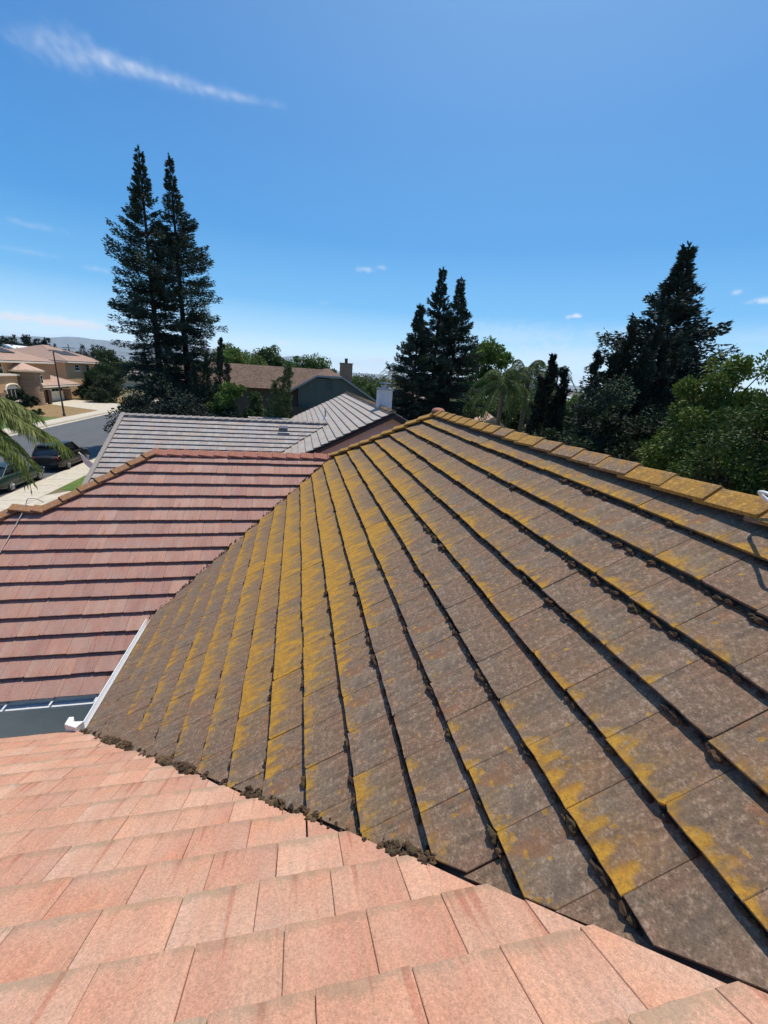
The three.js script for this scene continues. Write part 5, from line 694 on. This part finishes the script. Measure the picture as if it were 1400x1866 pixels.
  { const c = p(1190, 800, 16.5); broadleaf('garden_tree', 'shaded dark tree filling the gap under the feathery redwood', 'tree', c, [[0, 5.6, 0, 1.7], [-1.8, 5.1, 0, 1.5], [1.5, 5.7, 0, 1.7], [0, 4.0, 0.8, 1.8], [-2.4, 3.8, 0, 1.6], [2.2, 4.2, 0.2, 1.7], [-0.8, 6.4, -0.6, 1.1], [0.6, 2.6, 1, 1.7]], { seed: 75, col: [0.024, 0.042, 0.015], leaf: 0.13, leaves: 270, clumps: 40 }); }
  { const c = p(1322, 760, 14.5), yt = p(1330, 640, 14.5).y; broadleaf('garden_tree', 'leafy tree with sunlit yellow green top behind the ridge end', 'tree', c, [[0, yt - 1.1, 0, 1.25], [-1.0, yt - 1.6, 0.2, 1.1], [1.2, yt - 1.5, -0.2, 1.2], [0.2, yt - 2.8, 0.4, 1.5], [-1.4, yt - 3.0, 0.2, 1.3], [1.7, yt - 3.1, 0, 1.5], [0, yt - 4.6, 0.6, 1.7], [-1.6, yt - 4.8, 0.4, 1.4], [1.8, yt - 4.8, 0.4, 1.6]], { seed: 76, col: [0.1, 0.15, 0.022], leaf: 0.1, leaves: 330, clumps: 46, cr: 0.32 }); }
  { const c = p(1420, 800, 11.5), yt = p(1400, 692, 11.5).y; broadleaf('garden_tree', 'leafy tree at the end of the ridge beside the white hose', 'tree', c, [[0, yt - 1.0, 0, 1.2], [0.9, yt - 1.3, 0.6, 1.2], [-0.9, yt - 1.9, -0.2, 1.1], [0, yt - 2.7, 0, 1.5], [-1.2, yt - 3.4, 0.2, 1.3], [1.2, yt - 3.4, 0.6, 1.5]], { seed: 77, col: [0.06, 0.1, 0.018], leaf: 0.085, leaves: 330, clumps: 46, cr: 0.32 }); }
  [[936, 716, 52, 'green round tree filling the gap between the palms'], [1006, 712, 50, 'green tree behind the dark two-pointed cypress'], [1058, 724, 44, 'mid green tree below the pale solar roof'], [870, 712, 58, 'green tree at the right foot of the redwood clump'], [690, 698, 75, 'green tree behind the white chimney'], [655, 692, 88, 'green tree beside the tan chimney']].forEach(([x, y, d, label], i) => { const c = p(x, y, d), r = 2.3; broadleaf('round_tree', label, 'tree', c, [[0, c.y - r * 0.6, 0, r], [-r * 0.9, c.y - r, 0.3, r * 0.85], [r * 0.9, c.y - r * 1.05, 0, r * 0.85], [0, c.y - r * 1.7, 0.6, r]], { seed: 140 + i, col: [0.09, 0.15, 0.032], leaf: 0.3, leaves: 110, clumps: 20, cr: 0.3 }); });
  // across the street
  { const c = p(145, 722, 92); broadleaf('clipped_hedge', 'clipped dome-shaped hedge beside the garage driveway', 'hedge', V(-37.6, 0, -89.5), [[0, 1.6, 0, 1.9], [0, 3.2, 0, 1.6], [0, 4.3, 0, 1.0], [0, 1.2, -1.6, 1.5], [0, 1.2, 1.4, 1.5]], { seed: 81, col: [0.035, 0.075, 0.018], leaf: 0.2, leaves: 260, clumps: 40, cr: 0.3, trunk: 0.8 }); }
  broadleaf('front_yard_tree', 'small spreading tree in front of the stone turret', 'tree', V(-33.6, 0, -60.6), lobesFor(rng(8), 7, 1.1, 2.7, 1.2, 0.6, 0.85), { seed: 82, col: [0.026, 0.05, 0.016], leaf: 0.2, leaves: 160, clumps: 26, trunk: 1.3 });
  broadleaf('low_shrub', 'low rounded green shrub on the lawn by the lamp post', 'shrub', V(-31.9, 0, -59.4), [[0, 0.4, 0, 0.6], [0.3, 0.45, -0.7, 0.6], [-0.2, 0.4, 0.7, 0.55]], { seed: 83, col: [0.04, 0.085, 0.016], leaf: 0.13, leaves: 230, clumps: 60, trunk: 0.3, tr: 0.05 });
  const ys = [[196, 656, 112, 3.6, [0.05, 0.085, 0.024], 'tall dark green tree behind the far cream house'], [190, 676, 104, 3.0, [0.045, 0.08, 0.024], 'lower dark tree in front of the yellow-green hedge'], [180, 704, 96, 1.9, [0.04, 0.066, 0.024], 'shrubs massed before the far gable front'], [196, 696, 92, 2.2, [0.066, 0.085, 0.036], 'olive shrub at the far end of the dry lawn'], [183, 712, 90, 1.9, [0.05, 0.072, 0.028], 'low olive bush on the far dry lawn'], [160, 705, 97, 1.9, [0.03, 0.05, 0.03], 'grey green bush beside the clipped hedge']];
  ys.forEach(([x, y, d, r, col, label], i) => { const c = p(x, y, d); broadleaf('yard_tree', label, 'tree', c, [[0, Math.max(c.y, r * 0.7), 0, r * 0.75], [r * 0.6, Math.max(c.y - r * 0.5, r * 0.5), 0, r * 0.7], [-r * 0.6, Math.max(c.y - r * 0.5, r * 0.5), 0, r * 0.7], [0, Math.max(c.y - r, r * 0.4), r * 0.3, r * 0.8]], { seed: 90 + i, col, leaf: 0.34, leaves: 120, clumps: 20, cr: 0.3 }); });
  // distant conifers and trees over the roofs across the street
  const fs = [[8, 614, 170, 'darkest treetop at the edge of the white hall roof', 26, 1], [25, 612, 190, 'small lone conifer above the white hall roof', 20, 0], [48, 610, 185, 'spreading dark conifer behind the white hall roof', 34, 1], [76, 615, 180, 'rounded dark conifer between the white hall and the lamp post', 34, 1], [100, 628, 230, 'slim conifer tip beyond the lamp post', 16, 0], [122, 624, 210, 'wide dark tree by the utility poles', 40, 1], [150, 630, 215, 'narrow dark tree between the utility poles', 22, 0], [175, 626, 190, 'airy tree above the blue shed roof', 34, 1]];
  fs.forEach(([x, y, d, label, wp, broad], i) => { const c = p(x, y, d), w = wp / FPX * d * 0.5; if (broad) broadleaf('far_tree', label, 'tree', c, [[0, c.y - w * 0.7, 0, w * 0.8], [w * 0.7, c.y - w * 1.3, 0, w * 0.75], [-w * 0.7, c.y - w * 1.3, 0, w * 0.75], [0, c.y - w * 2.2, 0, w]], { seed: 110 + i, col: [0.022, 0.04, 0.022], leaf: 0.7, leaves: 90, clumps: Math.max(1.6, 60 / (w * w)), cr: 0.32, mat: needleMat, group: 'trees far beyond the houses' }); else spires('far_conifer', label, c, [[0, 0, 1, c.y, w * 0.9], [w * 0.3, 0, 1, c.y * 0.75, w]], { seed: 110 + i, n: 26, leaf: 3.2, col: [0.02, 0.036, 0.022], group: 'trees far beyond the houses' }); });
}
{ // far-off wood that reads as one band
  const R = rng(202), L = new Leaves();
  for (let k = 0; k < 420; k++) { const az = lerp(-0.85, 1.25, R()), d = lerp(110, 420, R()), x = Math.sin(az) * d, z = -Math.cos(az) * d, h = lerp(4.5, 9.5, R()) + d * 0.003, w = lerp(2.5, 5, R()), col = vary([0.04, 0.066, 0.026], R, 0.4); if (x < -14 && x > -30) continue; const n = 160; for (let i = 0; i < n; i++) { const u = unit(R), q = Math.pow(R(), 0.4); L.any(R, x + u.x * w * q, h * 0.55 + u.y * h * 0.45 * q, z + u.z * w * q, unit(R), 0.9, 0.55, vary(col, R, 0.25)); } }
  tag(mesh('distant_wood', L.geo(), needleMat), 'band of distant treetops along the horizon behind the roofs', 'wood', null, 'stuff');
}
// palm whose drooping fronds hang over the parked cars
{ const c = atD(-128, 738, 18.5), F = (az, el, len, sag, col, n) => [az, el, len, sag, col, 0.62, n]; palm('palm at the street corner drooping long fronds over the parked cars', c, c.y, 10, 2.6, { seed: 66, col: [0.17, 0.21, 0.05], leafLen: 0.65, dens: 34, extra: [F(-0.15, 0.12, 3.2, 1.15, [0.2, 0.25, 0.05], 64), F(0.15, 0.3, 3.0, 1.05, [0.26, 0.29, 0.09], 58), F(0.3, 0.05, 2.9, 1.2, [0.19, 0.24, 0.05], 58), F(-0.5, 0.2, 2.4, 0.9, [0.24, 0.27, 0.09], 50), F(-0.05, 0.45, 2.9, 1.0, [0.25, 0.28, 0.09], 54), F(0.5, 0.15, 2.5, 1.1, [0.19, 0.24, 0.05], 54)] }); }

renderer.render(scene, camera);
